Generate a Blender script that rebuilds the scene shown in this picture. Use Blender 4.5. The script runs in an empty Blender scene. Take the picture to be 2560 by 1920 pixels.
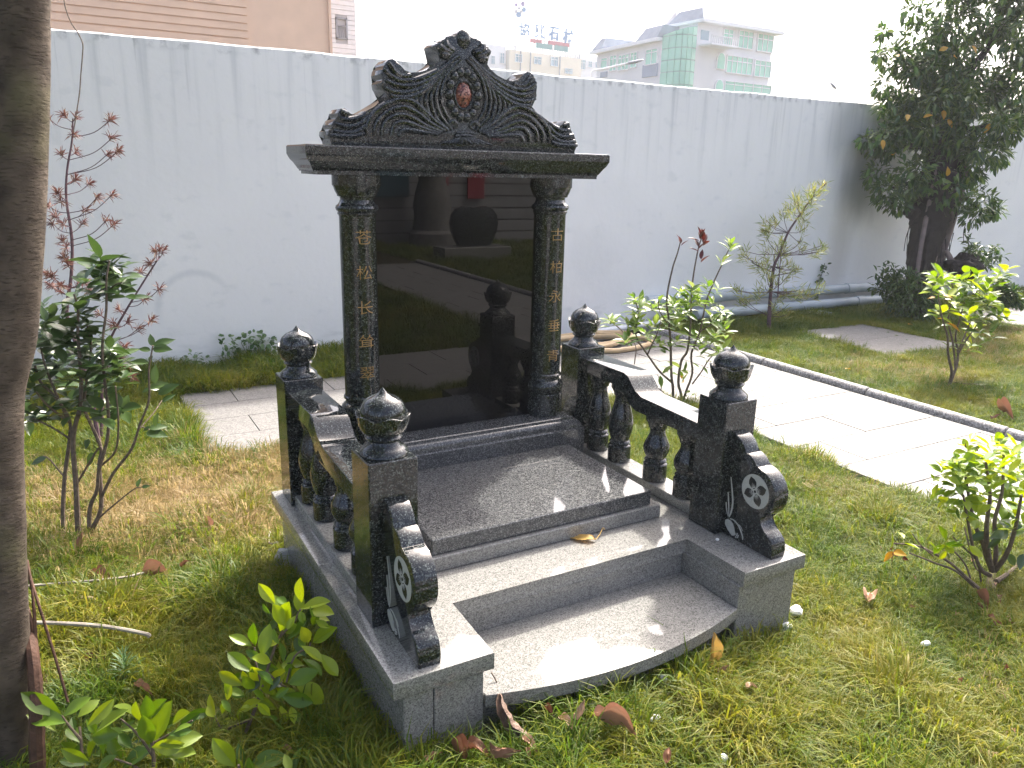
import bpy, bmesh, math, random
from math import sin, cos, pi, radians, sqrt, atan2
from mathutils import Vector, Matrix, noise
random.seed(7)
R = random.random
def U(a, b): return a + (b - a) * R()
def gh(x, y):
    """lie of the lawn: a low mound against the tomb front"""
    return .068 * math.exp(-(((x + .22) / .62) ** 2 + ((y + .14) / .30) ** 2)) + .03 * math.exp(-(((x + 1.0) / .3) ** 2 + ((y - .5) / .7) ** 2))
sc = bpy.context.scene
COL = sc.collection

# ------------------------------------------------------------------ camera
RT = Vector((0.8716, -0.4897, 0.0230)).normalized()
FW = Vector((0.4770, 0.8366, -0.2693)).normalized()
UP = RT.cross(FW).normalized()
CAM = Vector((-1.331, -1.584, 1.585))
FPX = 1932.84                                   # focal length in pixels of the 2560 wide photograph
cd = bpy.data.cameras.new('camera'); cam = bpy.data.objects.new('camera', cd); COL.objects.link(cam)
m = Matrix((RT, UP, -FW)).transposed().to_4x4(); m.translation = CAM
cam.matrix_world = m
cd.sensor_width = 36.0; cd.lens = FPX * 36 / 2560; cd.clip_start = 0.05; cd.clip_end = 900
sc.camera = cam

# ------------------------------------------------------------------ light
SUN_EL, SUN_AZ = radians(50), atan2(0.82, 0.57)   # azimuth clockwise from +Y
SUNV = Vector((sin(SUN_AZ) * cos(SUN_EL), cos(SUN_AZ) * cos(SUN_EL), sin(SUN_EL)))
w = bpy.data.worlds.new('World'); sc.world = w; w.use_nodes = True
nt = w.node_tree; nt.nodes.clear()
sky = nt.nodes.new('ShaderNodeTexSky'); sky.sky_type = 'NISHITA'; sky.sun_disc = False
sky.sun_elevation = SUN_EL; sky.sun_rotation = SUN_AZ
sky.air_density = 0.55; sky.dust_density = 8.0; sky.ozone_density = 1.0
bg = nt.nodes.new('ShaderNodeBackground'); bg.inputs['Strength'].default_value = 0.15
wo = nt.nodes.new('ShaderNodeOutputWorld')
nt.links.new(sky.outputs[0], bg.inputs[0]); nt.links.new(bg.outputs[0], wo.inputs[0])
ld = bpy.data.lights.new('sun', 'SUN'); ld.energy = 2.25; ld.angle = radians(2.6); ld.color = (1.0, 0.95, 0.86)
sun = bpy.data.objects.new('sun', ld); COL.objects.link(sun)
sun.rotation_euler = (-SUNV).to_track_quat('-Z', 'Y').to_euler(); sun.location = (6, 5, 12)
vs = sc.view_settings
vs.view_transform = 'Standard'; vs.look = 'None'; vs.gamma = 1; vs.use_curve_mapping = False
vs.exposure = 1.97
sc.render.engine = 'CYCLES'
sc.cycles.use_denoising = True
sc.cycles.max_bounces = 8; sc.cycles.volume_bounces = 1
sc.cycles.sample_clamp_indirect = 8

# ------------------------------------------------------------------ pixel helpers (photograph 2560x1920)
def ray(px, py): return FW + RT * ((px - 1280) / FPX) - UP * ((py - 960) / FPX)
def atd(px, py, d): return CAM + ray(px, py) * d
def onz(px, py, z=0.0):
    r = ray(px, py); return CAM + r * ((z - CAM.z) / r.z)
def ony(px, py, y):
    r = ray(px, py); return CAM + r * ((y - CAM.y) / r.y)
def depth_of(p): return (Vector(p) - CAM).dot(FW)

# ------------------------------------------------------------------ object helpers
WORLD = {}
def link(o, parent):
    COL.objects.link(o)
    if parent is not None:
        o.parent = parent
        o.matrix_parent_inverse = WORLD[parent.name].inverted()
    return o
def thing(name, label, cat, loc=(0, 0, 0), group=None):
    o = bpy.data.objects.new(name, None); COL.objects.link(o); o.location = loc
    o.empty_display_size = 0.1
    o['label'] = label; o['category'] = cat
    if group: o['group'] = group
    WORLD[o.name] = Matrix.Translation(loc)
    return o
def finish(bm, name, mats, sharp=35, flat=False):
    me = bpy.data.meshes.new(name)
    bmesh.ops.recalc_face_normals(bm, faces=bm.faces[:])
    bm.to_mesh(me); bm.free()
    for mt in (mats if isinstance(mats, (list, tuple)) else [mats]): me.materials.append(mt)
    if not flat:
        me.polygons.foreach_set('use_smooth', [True] * len(me.polygons))
        me.set_sharp_from_angle(angle=radians(sharp))
    return me
def obj(name, bm, mat, parent=None, label=None, sharp=35, flat=False):
    o = bpy.data.objects.new(name, finish(bm, name, mat, sharp, flat))
    link(o, parent); WORLD[o.name] = Matrix.Identity(4)
    if label: o['label'] = label
    return o
def single(name, bm, mat, label, cat, loc=(0, 0, 0), group=None, sharp=35, flat=False):
    """a thing that is one mesh, its origin moved to loc"""
    bmesh.ops.translate(bm, verts=bm.verts[:], vec=-Vector(loc))
    o = bpy.data.objects.new(name, finish(bm, name, mat, sharp, flat)); COL.objects.link(o); o.location = loc
    o['label'] = label; o['category'] = cat
    if group: o['group'] = group
    WORLD[o.name] = Matrix.Translation(loc)
    return o
def struct(name, bm, mat, kind='structure', **k):
    o = obj(name, bm, mat, None, **k); o['kind'] = kind; return o
def put(name, me, mw, parent):
    o = bpy.data.objects.new(name, me); link(o, parent); o.matrix_basis = mw; WORLD[o.name] = mw.copy(); return o

def B(): return bmesh.new()
def box(bm, x0, x1, y0, y1, z0, z1, bev=0.0, seg=1):
    vs_ = [bm.verts.new(p) for p in ((x0,y0,z0),(x1,y0,z0),(x1,y1,z0),(x0,y1,z0),(x0,y0,z1),(x1,y0,z1),(x1,y1,z1),(x0,y1,z1))]
    fs = [bm.faces.new([vs_[i] for i in f]) for f in ((0,3,2,1),(4,5,6,7),(0,1,5,4),(1,2,6,5),(2,3,7,6),(3,0,4,7))]
    if bev: bmesh.ops.bevel(bm, geom=list({e for f in fs for e in f.edges}), offset=bev, segments=seg, affect='EDGES', profile=0.5)
    return bm
def prism(bm, pts, fn, a, b, bev=0.0):
    """pts 2d polygon, fn(u,v,w) -> xyz, w from a to b"""
    lo = [bm.verts.new(fn(u, v, a)) for u, v in pts]; hi = [bm.verts.new(fn(u, v, b)) for u, v in pts]
    n = len(pts); f1 = bm.faces.new(lo[::-1]); f2 = bm.faces.new(hi)
    for i in range(n): bm.faces.new((lo[i], lo[(i+1) % n], hi[(i+1) % n], hi[i]))
    if bev: bmesh.ops.bevel(bm, geom=list(f1.edges) + list(f2.edges), offset=bev, segments=2, affect='EDGES', profile=0.5)
    return bm
def XY(u, v, w): return (u, v, w)
def YZ(u, v, w): return (w, u, v)
def XZ(u, v, w): return (u, w, v)
def lathe(bm, prof, c, seg=40, fn=None):
    rows = []
    for k, (r, z) in enumerate(prof):
        row = []
        for i in range(seg):
            t = 2 * pi * i / seg; rr, zz = (r, z) if fn is None else fn(k, r, z, t)
            row.append(bm.verts.new((c[0] + rr * cos(t), c[1] + rr * sin(t), c[2] + zz)))
        rows.append(row)
    for a, b in zip(rows, rows[1:]):
        for i in range(seg): bm.faces.new((a[i], a[(i+1) % seg], b[(i+1) % seg], b[i]))
    bm.faces.new(rows[0][::-1]); bm.faces.new(rows[-1])
    return bm
def rects(bm, loops):
    """stack of rectangular loops (hx0,hx1,y0,y1,z)"""
    rows = [[bm.verts.new(p) for p in ((a,c,z),(b,c,z),(b,d,z),(a,d,z))] for a, b, c, d, z in loops]
    for p, q in zip(rows, rows[1:]):
        for i in range(4): bm.faces.new((p[i], p[(i+1) % 4], q[(i+1) % 4], q[i]))
    bm.faces.new(rows[0][::-1]); bm.faces.new(rows[-1]); return bm
def tube(bm, pts, rad, seg=8, jit=0.0, cap=True):
    pts = [Vector(p) for p in pts]; n = len(pts)
    if not isinstance(rad, (list, tuple)): rad = [rad] * n
    rows = []; prev = None
    for i, p in enumerate(pts):
        t = (pts[min(i+1, n-1)] - pts[max(i-1, 0)])
        if t.length < 1e-9: t = Vector((0, 0, 1))
        t.normalize()
        if prev is None: a = t.orthogonal().normalized()
        else:
            a = prev - t * prev.dot(t)
            a = a.normalized() if a.length > 1e-6 else t.orthogonal().normalized()
        prev = a; b = t.cross(a)
        rows.append([bm.verts.new(p + (a * cos(2*pi*k/seg) + b * sin(2*pi*k/seg)) * rad[i] * (1 + jit * U(-1, 1))) for k in range(seg)])
    for p, q in zip(rows, rows[1:]):
        for i in range(seg): bm.faces.new((p[i], p[(i+1) % seg], q[(i+1) % seg], q[i]))
    if cap: bm.faces.new(rows[0][::-1]); bm.faces.new(rows[-1])
    return bm
def smooth_line(pts, n=6):
    """Catmull-Rom through pts"""
    P = [Vector(p) for p in pts]; P = [P[0]*2 - P[1]] + P + [P[-1]*2 - P[-2]]; out = []
    for i in range(1, len(P) - 2):
        a, b, c, d = P[i-1], P[i], P[i+1], P[i+2]
        for k in range(n):
            t = k / n
            out.append(0.5 * ((2*b) + (c - a)*t + (2*a - 5*b + 4*c - d)*t*t + (3*b - a - 3*c + d)*t**3))
    out.append(P[-2]); return out
def ball(bm, c, r, sx=1, sy=1, sz=1, sub=2):
    g = bmesh.ops.create_icosphere(bm, subdivisions=sub, radius=r)
    for v in g['verts']: v.co = Vector((v.co.x*sx, v.co.y*sy, v.co.z*sz)) + Vector(c)
    return g['verts']

# ------------------------------------------------------------------ materials
def mat(name):
    mt = bpy.data.materials.new(name); mt.use_nodes = True
    n = mt.node_tree.nodes; return mt, n, mt.node_tree.links, n['Principled BSDF']
def N(n, t, **k):
    x = n.new(t)
    for a, b in k.items(): setattr(x, a, b)
    return x
def ramp(n, stops, interp='LINEAR'):
    r = n.new('ShaderNodeValToRGB'); e = r.color_ramp.elements; r.color_ramp.interpolation = interp
    while len(e) < len(stops): e.new(0.5)
    for x, (p, c) in zip(e, stops):
        x.position = p; x.color = (*c, 1) if len(c) == 3 else c
    return r
def g3(v, t=(1, 1, 1)): return (v*t[0], v*t[1], v*t[2])
def plain(name, col, rough=0.6, var=0.12, scale=8, spec=0.5, bump=0.0, bscale=60, metal=0.0):
    mt, n, l, p = mat(name)
    tc = N(n, 'ShaderNodeTexCoord'); nz = N(n, 'ShaderNodeTexNoise'); nz.inputs['Scale'].default_value = scale; nz.inputs['Detail'].default_value = 5
    l.new(tc.outputs['Object'], nz.inputs['Vector'])
    r = ramp(n, [(0.3, g3(1 - var, col)), (0.7, tuple(min(1, c * (1 + var)) for c in col))])
    l.new(nz.outputs['Fac'], r.inputs[0]); l.new(r.outputs[0], p.inputs['Base Color'])
    p.inputs['Roughness'].default_value = rough; p.inputs['Specular IOR Level'].default_value = spec; p.inputs['Metallic'].default_value = metal
    if bump:
        nb = N(n, 'ShaderNodeTexNoise'); nb.inputs['Scale'].default_value = bscale; nb.inputs['Detail'].default_value = 4
        l.new(tc.outputs['Object'], nb.inputs['Vector'])
        b = N(n, 'ShaderNodeBump'); b.inputs['Strength'].default_value = bump; b.inputs['Distance'].default_value = 0.01
        l.new(nb.outputs['Fac'], b.inputs['Height']); l.new(b.outputs[0], p.inputs['Normal'])
    return mt
def granite(name, stops, scale, rough, clump=None, ior=1.55, fine=None):
    mt, n, l, p = mat(name)
    tc = N(n, 'ShaderNodeTexCoord')
    nz0 = N(n, 'ShaderNodeTexNoise'); nz0.inputs['Scale'].default_value = scale * 0.6; nz0.inputs['Detail'].default_value = 1
    mixv = N(n, 'ShaderNodeMix', data_type='VECTOR'); mixv.inputs['Factor'].default_value = 0.004
    l.new(tc.outputs['Object'], nz0.inputs['Vector']); l.new(tc.outputs['Object'], mixv.inputs[4]); l.new(nz0.outputs['Color'], mixv.inputs[5])
    vo = N(n, 'ShaderNodeTexVoronoi'); vo.inputs['Scale'].default_value = scale; l.new(mixv.outputs[1], vo.inputs['Vector'])
    sp = N(n, 'ShaderNodeSeparateColor'); l.new(vo.outputs['Color'], sp.inputs[0])
    nz = N(n, 'ShaderNodeTexNoise'); nz.inputs['Scale'].default_value = scale * 0.22; nz.inputs['Detail'].default_value = 3; l.new(tc.outputs['Object'], nz.inputs['Vector'])
    ad = N(n, 'ShaderNodeMath', operation='MULTIPLY_ADD'); ad.inputs[1].default_value = 0.5; l.new(nz.outputs['Fac'], ad.inputs[0])
    sb = N(n, 'ShaderNodeMath', operation='SUBTRACT'); l.new(sp.outputs[0], ad.inputs[2]); l.new(ad.outputs[0], sb.inputs[0]); sb.inputs[1].default_value = 0.25
    r = ramp(n, stops); l.new(sb.outputs[0], r.inputs[0]); l.new(r.outputs[0], p.inputs['Base Color'])
    rn = N(n, 'ShaderNodeMapRange'); rn.inputs[3].default_value = rough * 0.7; rn.inputs[4].default_value = rough * 1.4
    nr = N(n, 'ShaderNodeTexNoise'); nr.inputs['Scale'].default_value = 14; nr.inputs['Detail'].default_value = 4; l.new(tc.outputs['Object'], nr.inputs['Vector'])
    l.new(nr.outputs['Fac'], rn.inputs[0]); l.new(rn.outputs[0], p.inputs['Roughness'])
    p.inputs['IOR'].default_value = ior
    return mt
BLK = granite('dark_polished_granite', [(0.0, (.006,.007,.008)), (0.45, (.011,.013,.014)), (0.68, (.021,.025,.026)), (0.86, (.052,.060,.058)), (1.0, (.125,.14,.135))], 290, 0.05)
CVR = granite('grey_black_granite', [(0.0, (.03,.032,.034)), (0.42, (.052,.054,.057)), (0.66, (.088,.09,.091)), (0.85, (.135,.138,.137)), (1.0, (.21,.213,.21))], 320, 0.05)
GRY = granite('light_grey_granite', [(0.0, (.105,.104,.096)), (0.24, (.16,.159,.149)), (0.5, (.215,.213,.20)), (0.8, (.26,.258,.243)), (1.0, (.31,.307,.288))], 330, 0.07)
PAV = granite('pale_paving_granite', [(0.0, (.10,.097,.092)), (0.3, (.155,.15,.143)), (0.7, (.195,.188,.179)), (1.0, (.24,.232,.22))], 160, 0.55, ior=1.4)
KRB = granite('grey_kerb_granite', [(0.0, (.10,.10,.10)), (0.4, (.20,.195,.19)), (0.8, (.32,.31,.30)), (1.0, (.42,.41,.40))], 120, 0.6, ior=1.4)
RED = granite('red_brown_granite', [(0.0, (.03,.008,.006)), (0.4, (.14,.035,.022)), (0.75, (.26,.08,.05)), (1.0, (.35,.16,.11))], 160, 0.06)
PNL = plain('black_mirror_granite', (.0035,.0035,.004), 0.012, 0.1, 30)
PNL.node_tree.nodes['Principled BSDF'].inputs['IOR'].default_value = 1.43
GOLD = plain('gold_paint', (.30,.175,.05), 0.45, 0.25, 300, 0.5)
ETCH = plain('pale_etched_stone', (.40,.41,.39), 0.7, 0.1, 200, 0.2)
DRKF = plain('dark_polish_flat', (.02,.022,.022), 0.2, 0.3, 200)
GROUT = plain('dark_joint', (.10,.095,.085), 0.9, 0.2, 30, 0.1)

def wall_material():
    mt, n, l, p = mat('white_painted_render')
    tc = N(n, 'ShaderNodeTexCoord'); sx = N(n, 'ShaderNodeSeparateXYZ'); l.new(tc.outputs['Object'], sx.inputs[0])
    def mapped(scale, detail, s, loc=(0,0,0)):
        mp = N(n, 'ShaderNodeMapping'); mp.inputs['Scale'].default_value = s; mp.inputs['Location'].default_value = loc
        l.new(tc.outputs['Object'], mp.inputs[0]); z = N(n, 'ShaderNodeTexNoise'); z.inputs['Scale'].default_value = scale; z.inputs['Detail'].default_value = detail
        l.new(mp.outputs[0], z.inputs['Vector']); return z.outputs['Fac']
    def mth(op, a, b=None, c=None):
        x = N(n, 'ShaderNodeMath', operation=op)
        for i, v in enumerate((a, b, c)):
            if v is None: continue
            if isinstance(v, (int, float)): x.inputs[i].default_value = v
            else: l.new(v, x.inputs[i])
        return x.outputs[0]
    def mr(v, a, b, c, d):
        x = N(n, 'ShaderNodeMapRange'); x.interpolation_type = 'SMOOTHSTEP'; l.new(v, x.inputs[0])
        for i, q in enumerate((a, b, c, d)): x.inputs[i+1].default_value = q
        return x.outputs[0]
    def mix(f, a, b):
        x = N(n, 'ShaderNodeMix', data_type='RGBA'); l.new(f, x.inputs[0])
        for i, v in ((6, a), (7, b)):
            if isinstance(v, tuple): x.inputs[i].default_value = (*v, 1)
            else: l.new(v, x.inputs[i])
        return x.outputs[2]
    base = mix(mr(mapped(0.9, 4, (1,1,1)), .35, .7, 0, 1), (.82,.825,.82), (.865,.868,.86))
    base = mix(mr(mapped(7, 6, (1,1,1.6)), .58, .74, 0, .25), base, (.60,.63,.65))
    # drip streaks running down from the top
    drip = mth('MULTIPLY', mr(mapped(4.5, 5, (2.2,1,0.10)), .48, .72, 0, 1), mr(sx.outputs[2], 1.2, 2.4, 0, 1))
    base = mix(mth('MULTIPLY', drip, .45), base, (.42,.45,.47))
    thin = mth('MULTIPLY', mr(mapped(11, 3, (2.0,1,0.05)), .62, .70, 0, 1), mr(sx.outputs[2], 1.7, 2.4, 0, 1))
    base = mix(mth('MULTIPLY', thin, .28), base, (.30,.32,.33))
    top = mth('MULTIPLY', mr(mapped(14, 4, (1,1,1)), .50, .66, 0, 1), mr(sx.outputs[2], 2.30, 2.40, 0, 1))
    base = mix(mth('MULTIPLY', top, .7), base, (.20,.21,.22))
    # mildew patch beside the tree, brown run below it
    def spot(cx, cz, rx, rz):
        a = mth('DIVIDE', mth('SUBTRACT', sx.outputs[0], cx), rx); b = mth('DIVIDE', mth('SUBTRACT', sx.outputs[2], cz), rz)
        return mth('SQRT', mth('ADD', mth('MULTIPLY', a, a), mth('MULTIPLY', b, b)))
    nzs = mapped(3, 4, (1.5,1,.4))
    s1 = mr(mth('ADD', spot(6.95, 1.5, .60, .55), mth('MULTIPLY', nzs, .5)), .45, 1.35, 1, 0)
    base = mix(mth('MULTIPLY', s1, .72), base, (.17,.19,.19))
    s1b = mr(mth('ADD', spot(6.6, 2.1, .45, .6), mth('MULTIPLY', nzs, .5)), .45, 1.35, 1, 0)
    base = mix(mth('MULTIPLY', s1b, .55), base, (.25,.27,.27))
    s2 = mr(mth('ADD', spot(6.7, .75, .30, .85), mth('MULTIPLY', nzs, .5)), .4, 1.3, 1, 0)
    base = mix(mth('MULTIPLY', s2, .4), base, (.42,.38,.31))
    s3 = mr(mth('ADD', spot(3.1, .75, .5, .5), mth('MULTIPLY', mapped(5, 5, (1,1,1)), .8)), .6, 1.3, 1, 0)
    base = mix(mth('MULTIPLY', s3, .18), base, (.50,.53,.55))
    # ring left by a bucket or hoop
    ring = mth('ABSOLUTE', mth('SUBTRACT', spot(-.55, .50, .27, .27), 1.0))
    rg = mth('MULTIPLY', mr(ring, 0, .16, 1, 0), mr(mth('ADD', sx.outputs[2], mth('MULTIPLY', sx.outputs[0], -.5)), .72, 1.0, 0, 1))
    base = mix(mth('MULTIPLY', rg, .28), base, (.42,.46,.50))
    low = mth('MULTIPLY', mr(mapped(6, 5, (.6,1,2)), .5, .7, 0, 1), mr(sx.outputs[2], .1, .45, 1, 0))
    base = mix(mth('MULTIPLY', low, .4), base, (.46,.48,.49))
    l.new(base, p.inputs['Base Color']); p.inputs['Roughness'].default_value = .75; p.inputs['Specular IOR Level'].default_value = .3
    b = N(n, 'ShaderNodeBump'); b.inputs['Strength'].default_value = .25; b.inputs['Distance'].default_value = .006
    l.new(mapped(18, 5, (1,1,1)), b.inputs['Height']); l.new(b.outputs[0], p.inputs['Normal'])
    return mt
WALL = wall_material()

def leaf_material(name, cols, rough=.38, trans=.35, tcol=None, spec=.5, obj_rand=True):
    mt, n, l, p = mat(name)
    if obj_rand:
        src = N(n, 'ShaderNodeObjectInfo').outputs['Random']
    else:
        src = N(n, 'ShaderNodeNewGeometry').outputs['Random Per Island']
    tc = N(n, 'ShaderNodeTexCoord'); nz = N(n, 'ShaderNodeTexNoise'); nz.inputs['Scale'].default_value = 3 if obj_rand else 20
    l.new(tc.outputs['Object'], nz.inputs['Vector'])
    ad = N(n, 'ShaderNodeMath', operation='MULTIPLY_ADD'); ad.inputs[1].default_value = .3; l.new(nz.outputs['Fac'], ad.inputs[0]); l.new(src, ad.inputs[2])
    sb = N(n, 'ShaderNodeMath', operation='SUBTRACT'); sb.inputs[1].default_value = .15; l.new(ad.outputs[0], sb.inputs[0])
    k = len(cols); r = ramp(n, [(i / max(1, k - 1), c) for i, c in enumerate(cols)]); l.new(sb.outputs[0], r.inputs[0])
    l.new(r.outputs[0], p.inputs['Base Color']); p.inputs['Roughness'].default_value = rough; p.inputs['Specular IOR Level'].default_value = spec
    tr = N(n, 'ShaderNodeBsdfTranslucent'); mx = N(n, 'ShaderNodeMixShader'); mx.inputs[0].default_value = trans
    hs = N(n, 'ShaderNodeHueSaturation'); hs.inputs['Value'].default_value = 1.9; hs.inputs['Saturation'].default_value = 1.1; hs.inputs['Hue'].default_value = .487
    l.new(r.outputs[0], hs.inputs['Color']); l.new(hs.outputs[0], tr.inputs[0])
    out = n['Material Output']; l.new(p.outputs[0], mx.inputs[1]); l.new(tr.outputs[0], mx.inputs[2]); l.new(mx.outputs[0], out.inputs[0])
    return mt
LF_YEL = leaf_material('yellow_green_leaf', [(.065,.14,.010), (.13,.22,.012), (.22,.30,.016), (.31,.37,.03)], .4, .35)
LF_YEL_SHADE = leaf_material('shaded_yellow_green_leaf', [(.045,.10,.012), (.085,.155,.014), (.14,.21,.018), (.19,.25,.025)], .4, .28)  # darker copy of the yellow leaf: shade on the bottom shrubs put into colour
LF_CAM = leaf_material('dark_glossy_leaf', [(.026,.056,.014), (.045,.085,.022), (.07,.115,.034)], .28, .18)
LF_MID = leaf_material('mid_green_leaf', [(.05,.11,.012), (.085,.16,.018), (.14,.21,.035), (.22,.27,.09)], .3, .35)
LF_RED = leaf_material('dark_red_leaf', [(.045,.009,.007), (.085,.016,.011), (.11,.03,.014)], .35, .15)
LF_TREE = leaf_material('fig_leaf', [(.018,.05,.014), (.035,.085,.018), (.06,.12,.022), (.11,.16,.03)], .3, .25, obj_rand=False)
LF_TREE1 = leaf_material('fig_leaf_single', [(.02,.055,.015), (.04,.095,.02), (.07,.14,.025), (.14,.19,.03)], .3, .25)
LF_POD = leaf_material('narrow_leaf', [(.10,.15,.03), (.17,.23,.05), (.28,.30,.08), (.36,.33,.11)], .45, .3, obj_rand=False)
LF_DEAD = leaf_material('withered_needle', [(.10,.042,.035), (.15,.065,.05), (.20,.10,.07), (.19,.13,.08)], .7, .15, spec=.2, obj_rand=False)
LF_WEED = leaf_material('weed_leaf', [(.05,.11,.03), (.09,.16,.06), (.15,.22,.10)], .5, .3, obj_rand=False)
LF_ORANGE = leaf_material('yellowed_leaf', [(.40,.22,.02), (.45,.28,.03)], .45, .35)
LF_DRY = leaf_material('dry_brown_leaf', [(.15,.075,.042), (.26,.14,.085), (.34,.205,.13), (.42,.28,.19)], .6, .12, spec=.35)
LF_GOLD = leaf_material('golden_fallen_leaf', [(.38,.25,.07), (.48,.34,.12)], .4, .25)
STEM = plain('brown_stem', (.13,.10,.075), .8, .3, 60, .2, .4, 90)
STEMP = plain('purple_brown_stem', (.10,.06,.07), .8, .3, 60, .2)
ROOT = plain('red_brown_root', (.085,.045,.03), .75, .3, 40, .3, .5, 60)
BARKD = plain('dark_tree_bark', (.032,.026,.025), .9, .4, 14, .2, 1.0, 40)
BARKP = plain('pale_purple_bark', (.22,.17,.16), .85, .25, 14, .2, .6, 40)
EARTH = plain('dark_earth', (.05,.045,.022), .95, .4, 12, .1, .6, 30)
PIPE = plain('grey_plastic_pipe', (.40,.46,.49), .45, .15, 5, .5)
PIPED = plain('weathered_grey_pipe', (.26,.27,.28), .6, .3, 4, .3)
HOSE = plain('tan_hose', (.50,.36,.20), .45, .15, 12, .5)
WHITE = plain('white_stone_chip', (.72,.72,.70), .8, .1, 60, .3, .3, 80)
SMALLB = plain('grey_green_stone_block', (.20,.24,.24), .6, .2, 30, .4)

def bark_material():
    mt, n, l, p = mat('ringed_grey_brown_bark')
    tc = N(n, 'ShaderNodeTexCoord')
    def nz(scale, detail, s):
        mp = N(n, 'ShaderNodeMapping'); mp.inputs['Scale'].default_value = s; l.new(tc.outputs['Object'], mp.inputs[0])
        z = N(n, 'ShaderNodeTexNoise'); z.inputs['Scale'].default_value = scale; z.inputs['Detail'].default_value = detail; l.new(mp.outputs[0], z.inputs['Vector']); return z.outputs['Fac']
    r = ramp(n, [(.3, (.05,.039,.03)), (.5, (.088,.069,.053)), (.7, (.13,.104,.08))]); l.new(nz(16, 8, (1,1,.9)), r.inputs[0])
    d = ramp(n, [(.34, (1,1,1)), (.42, (0,0,0))]); l.new(nz(55, 5, (.9,.9,5.5)), d.inputs[0])
    fm = N(n, 'ShaderNodeMath', operation='MULTIPLY'); fm.inputs[1].default_value = .65; l.new(d.outputs[0], fm.inputs[0])
    mx = N(n, 'ShaderNodeMix', data_type='RGBA'); l.new(fm.outputs[0], mx.inputs[0]); l.new(r.outputs[0], mx.inputs[6]); mx.inputs[7].default_value = (.065,.05,.035,1)
    g = ramp(n, [(.60, (0,0,0)), (.70, (1,1,1))]); l.new(nz(4, 4, (1,1,1)), g.inputs[0])
    gm = N(n, 'ShaderNodeMath', operation='MULTIPLY'); gm.inputs[1].default_value = .35; l.new(g.outputs[0], gm.inputs[0])
    mx2 = N(n, 'ShaderNodeMix', data_type='RGBA'); l.new(gm.outputs[0], mx2.inputs[0]); l.new(mx.outputs[2], mx2.inputs[6]); mx2.inputs[7].default_value = (.14,.14,.06,1)
    l.new(mx2.outputs[2], p.inputs['Base Color']); p.inputs['Roughness'].default_value = .85; p.inputs['Specular IOR Level'].default_value = .2
    b = N(n, 'ShaderNodeBump'); b.inputs['Strength'].default_value = .8; b.inputs['Distance'].default_value = .004
    ad = N(n, 'ShaderNodeMath', operation='SUBTRACT'); l.new(nz(60, 5, (1,1,2)), ad.inputs[0]); l.new(d.outputs[0], ad.inputs[1])
    l.new(ad.outputs[0], b.inputs['Height']); l.new(b.outputs[0], p.inputs['Normal'])
    return mt
BARK = bark_material()

DRY_SPOTS = [(-1.05, 2.1, .75, .95), (-.5, 2.3, .6, .95), (-1.6, 2.3, .6, .8), (4.6, 2.3, .6, .45), (6.3, 2.2, .8, .5), (7.2, 2.6, .7, .6), (1.9, .95, .4, .2), (1.2, -.6, .4, .12)]
def dry_at(x, y):
    d = 0
    for cx, cy, r, a in DRY_SPOTS:
        q = sqrt((x-cx)**2 + (y-cy)**2) / r
        d = max(d, a * max(0, min(1, 1.35 - q)))
    return d
def grass_material(hay):
    mt, n, l, p = mat('grass_blade_hay' if hay else 'grass_blade')
    ge = N(n, 'ShaderNodeNewGeometry'); oi = N(n, 'ShaderNodeObjectInfo')
    nz = N(n, 'ShaderNodeTexNoise'); nz.inputs['Scale'].default_value = 1.7; nz.inputs['Detail'].default_value = 6; nz.inputs['Roughness'].default_value = .65
    l.new(ge.outputs['Position'], nz.inputs['Vector'])
    a = N(n, 'ShaderNodeMath', operation='MULTIPLY_ADD'); a.inputs[1].default_value = .28; l.new(ge.outputs['Random Per Island'], a.inputs[0]); l.new(nz.outputs['Fac'], a.inputs[2])
    s = N(n, 'ShaderNodeMath', operation='SUBTRACT'); s.inputs[1].default_value = .14; l.new(a.outputs[0], s.inputs[0])
    if hay: st = [(.25, (.21,.16,.05)), (.45, (.29,.22,.095)), (.62, (.34,.26,.135)), (.8, (.27,.19,.10))]
    else: st = [(.22, (.036,.082,.005)), (.40, (.075,.125,.006)), (.54, (.135,.157,.008)), (.70, (.19,.178,.013)), (.86, (.25,.20,.04))]
    r = ramp(n, st); l.new(s.outputs[0], r.inputs[0]); l.new(r.outputs[0], p.inputs['Base Color'])
    p.inputs['Roughness'].default_value = .5; p.inputs['Specular IOR Level'].default_value = .3
    tr = N(n, 'ShaderNodeBsdfTranslucent'); mx = N(n, 'ShaderNodeMixShader'); mx.inputs[0].default_value = .42
    hs = N(n, 'ShaderNodeHueSaturation'); hs.inputs['Value'].default_value = 1.6; l.new(r.outputs[0], hs.inputs['Color']); l.new(hs.outputs[0], tr.inputs[0])
    l.new(p.outputs[0], mx.inputs[1]); l.new(tr.outputs[0], mx.inputs[2]); l.new(mx.outputs[0], n['Material Output'].inputs[0])
    return mt
GRASS = grass_material(False); HAY = grass_material(True)
# ================================================================== SETTING
GX = 170
b = B()
nx = 150
for i in range(nx + 1):
    for j in range(nx + 1):
        x = -6 + 18 * i / nx; y = -12 + 17 * j / nx
        b.verts.new((x, y, .012 * noise.noise(Vector((x * 1.3, y * 1.3, 0))) - .004 + gh(x, y)))
b.verts.ensure_lookup_table()
for i in range(nx):
    for j in range(nx):
        k = i * (nx + 1) + j; b.faces.new([b.verts[q] for q in (k, k + nx + 1, k + nx + 2, k + 1)])
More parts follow.
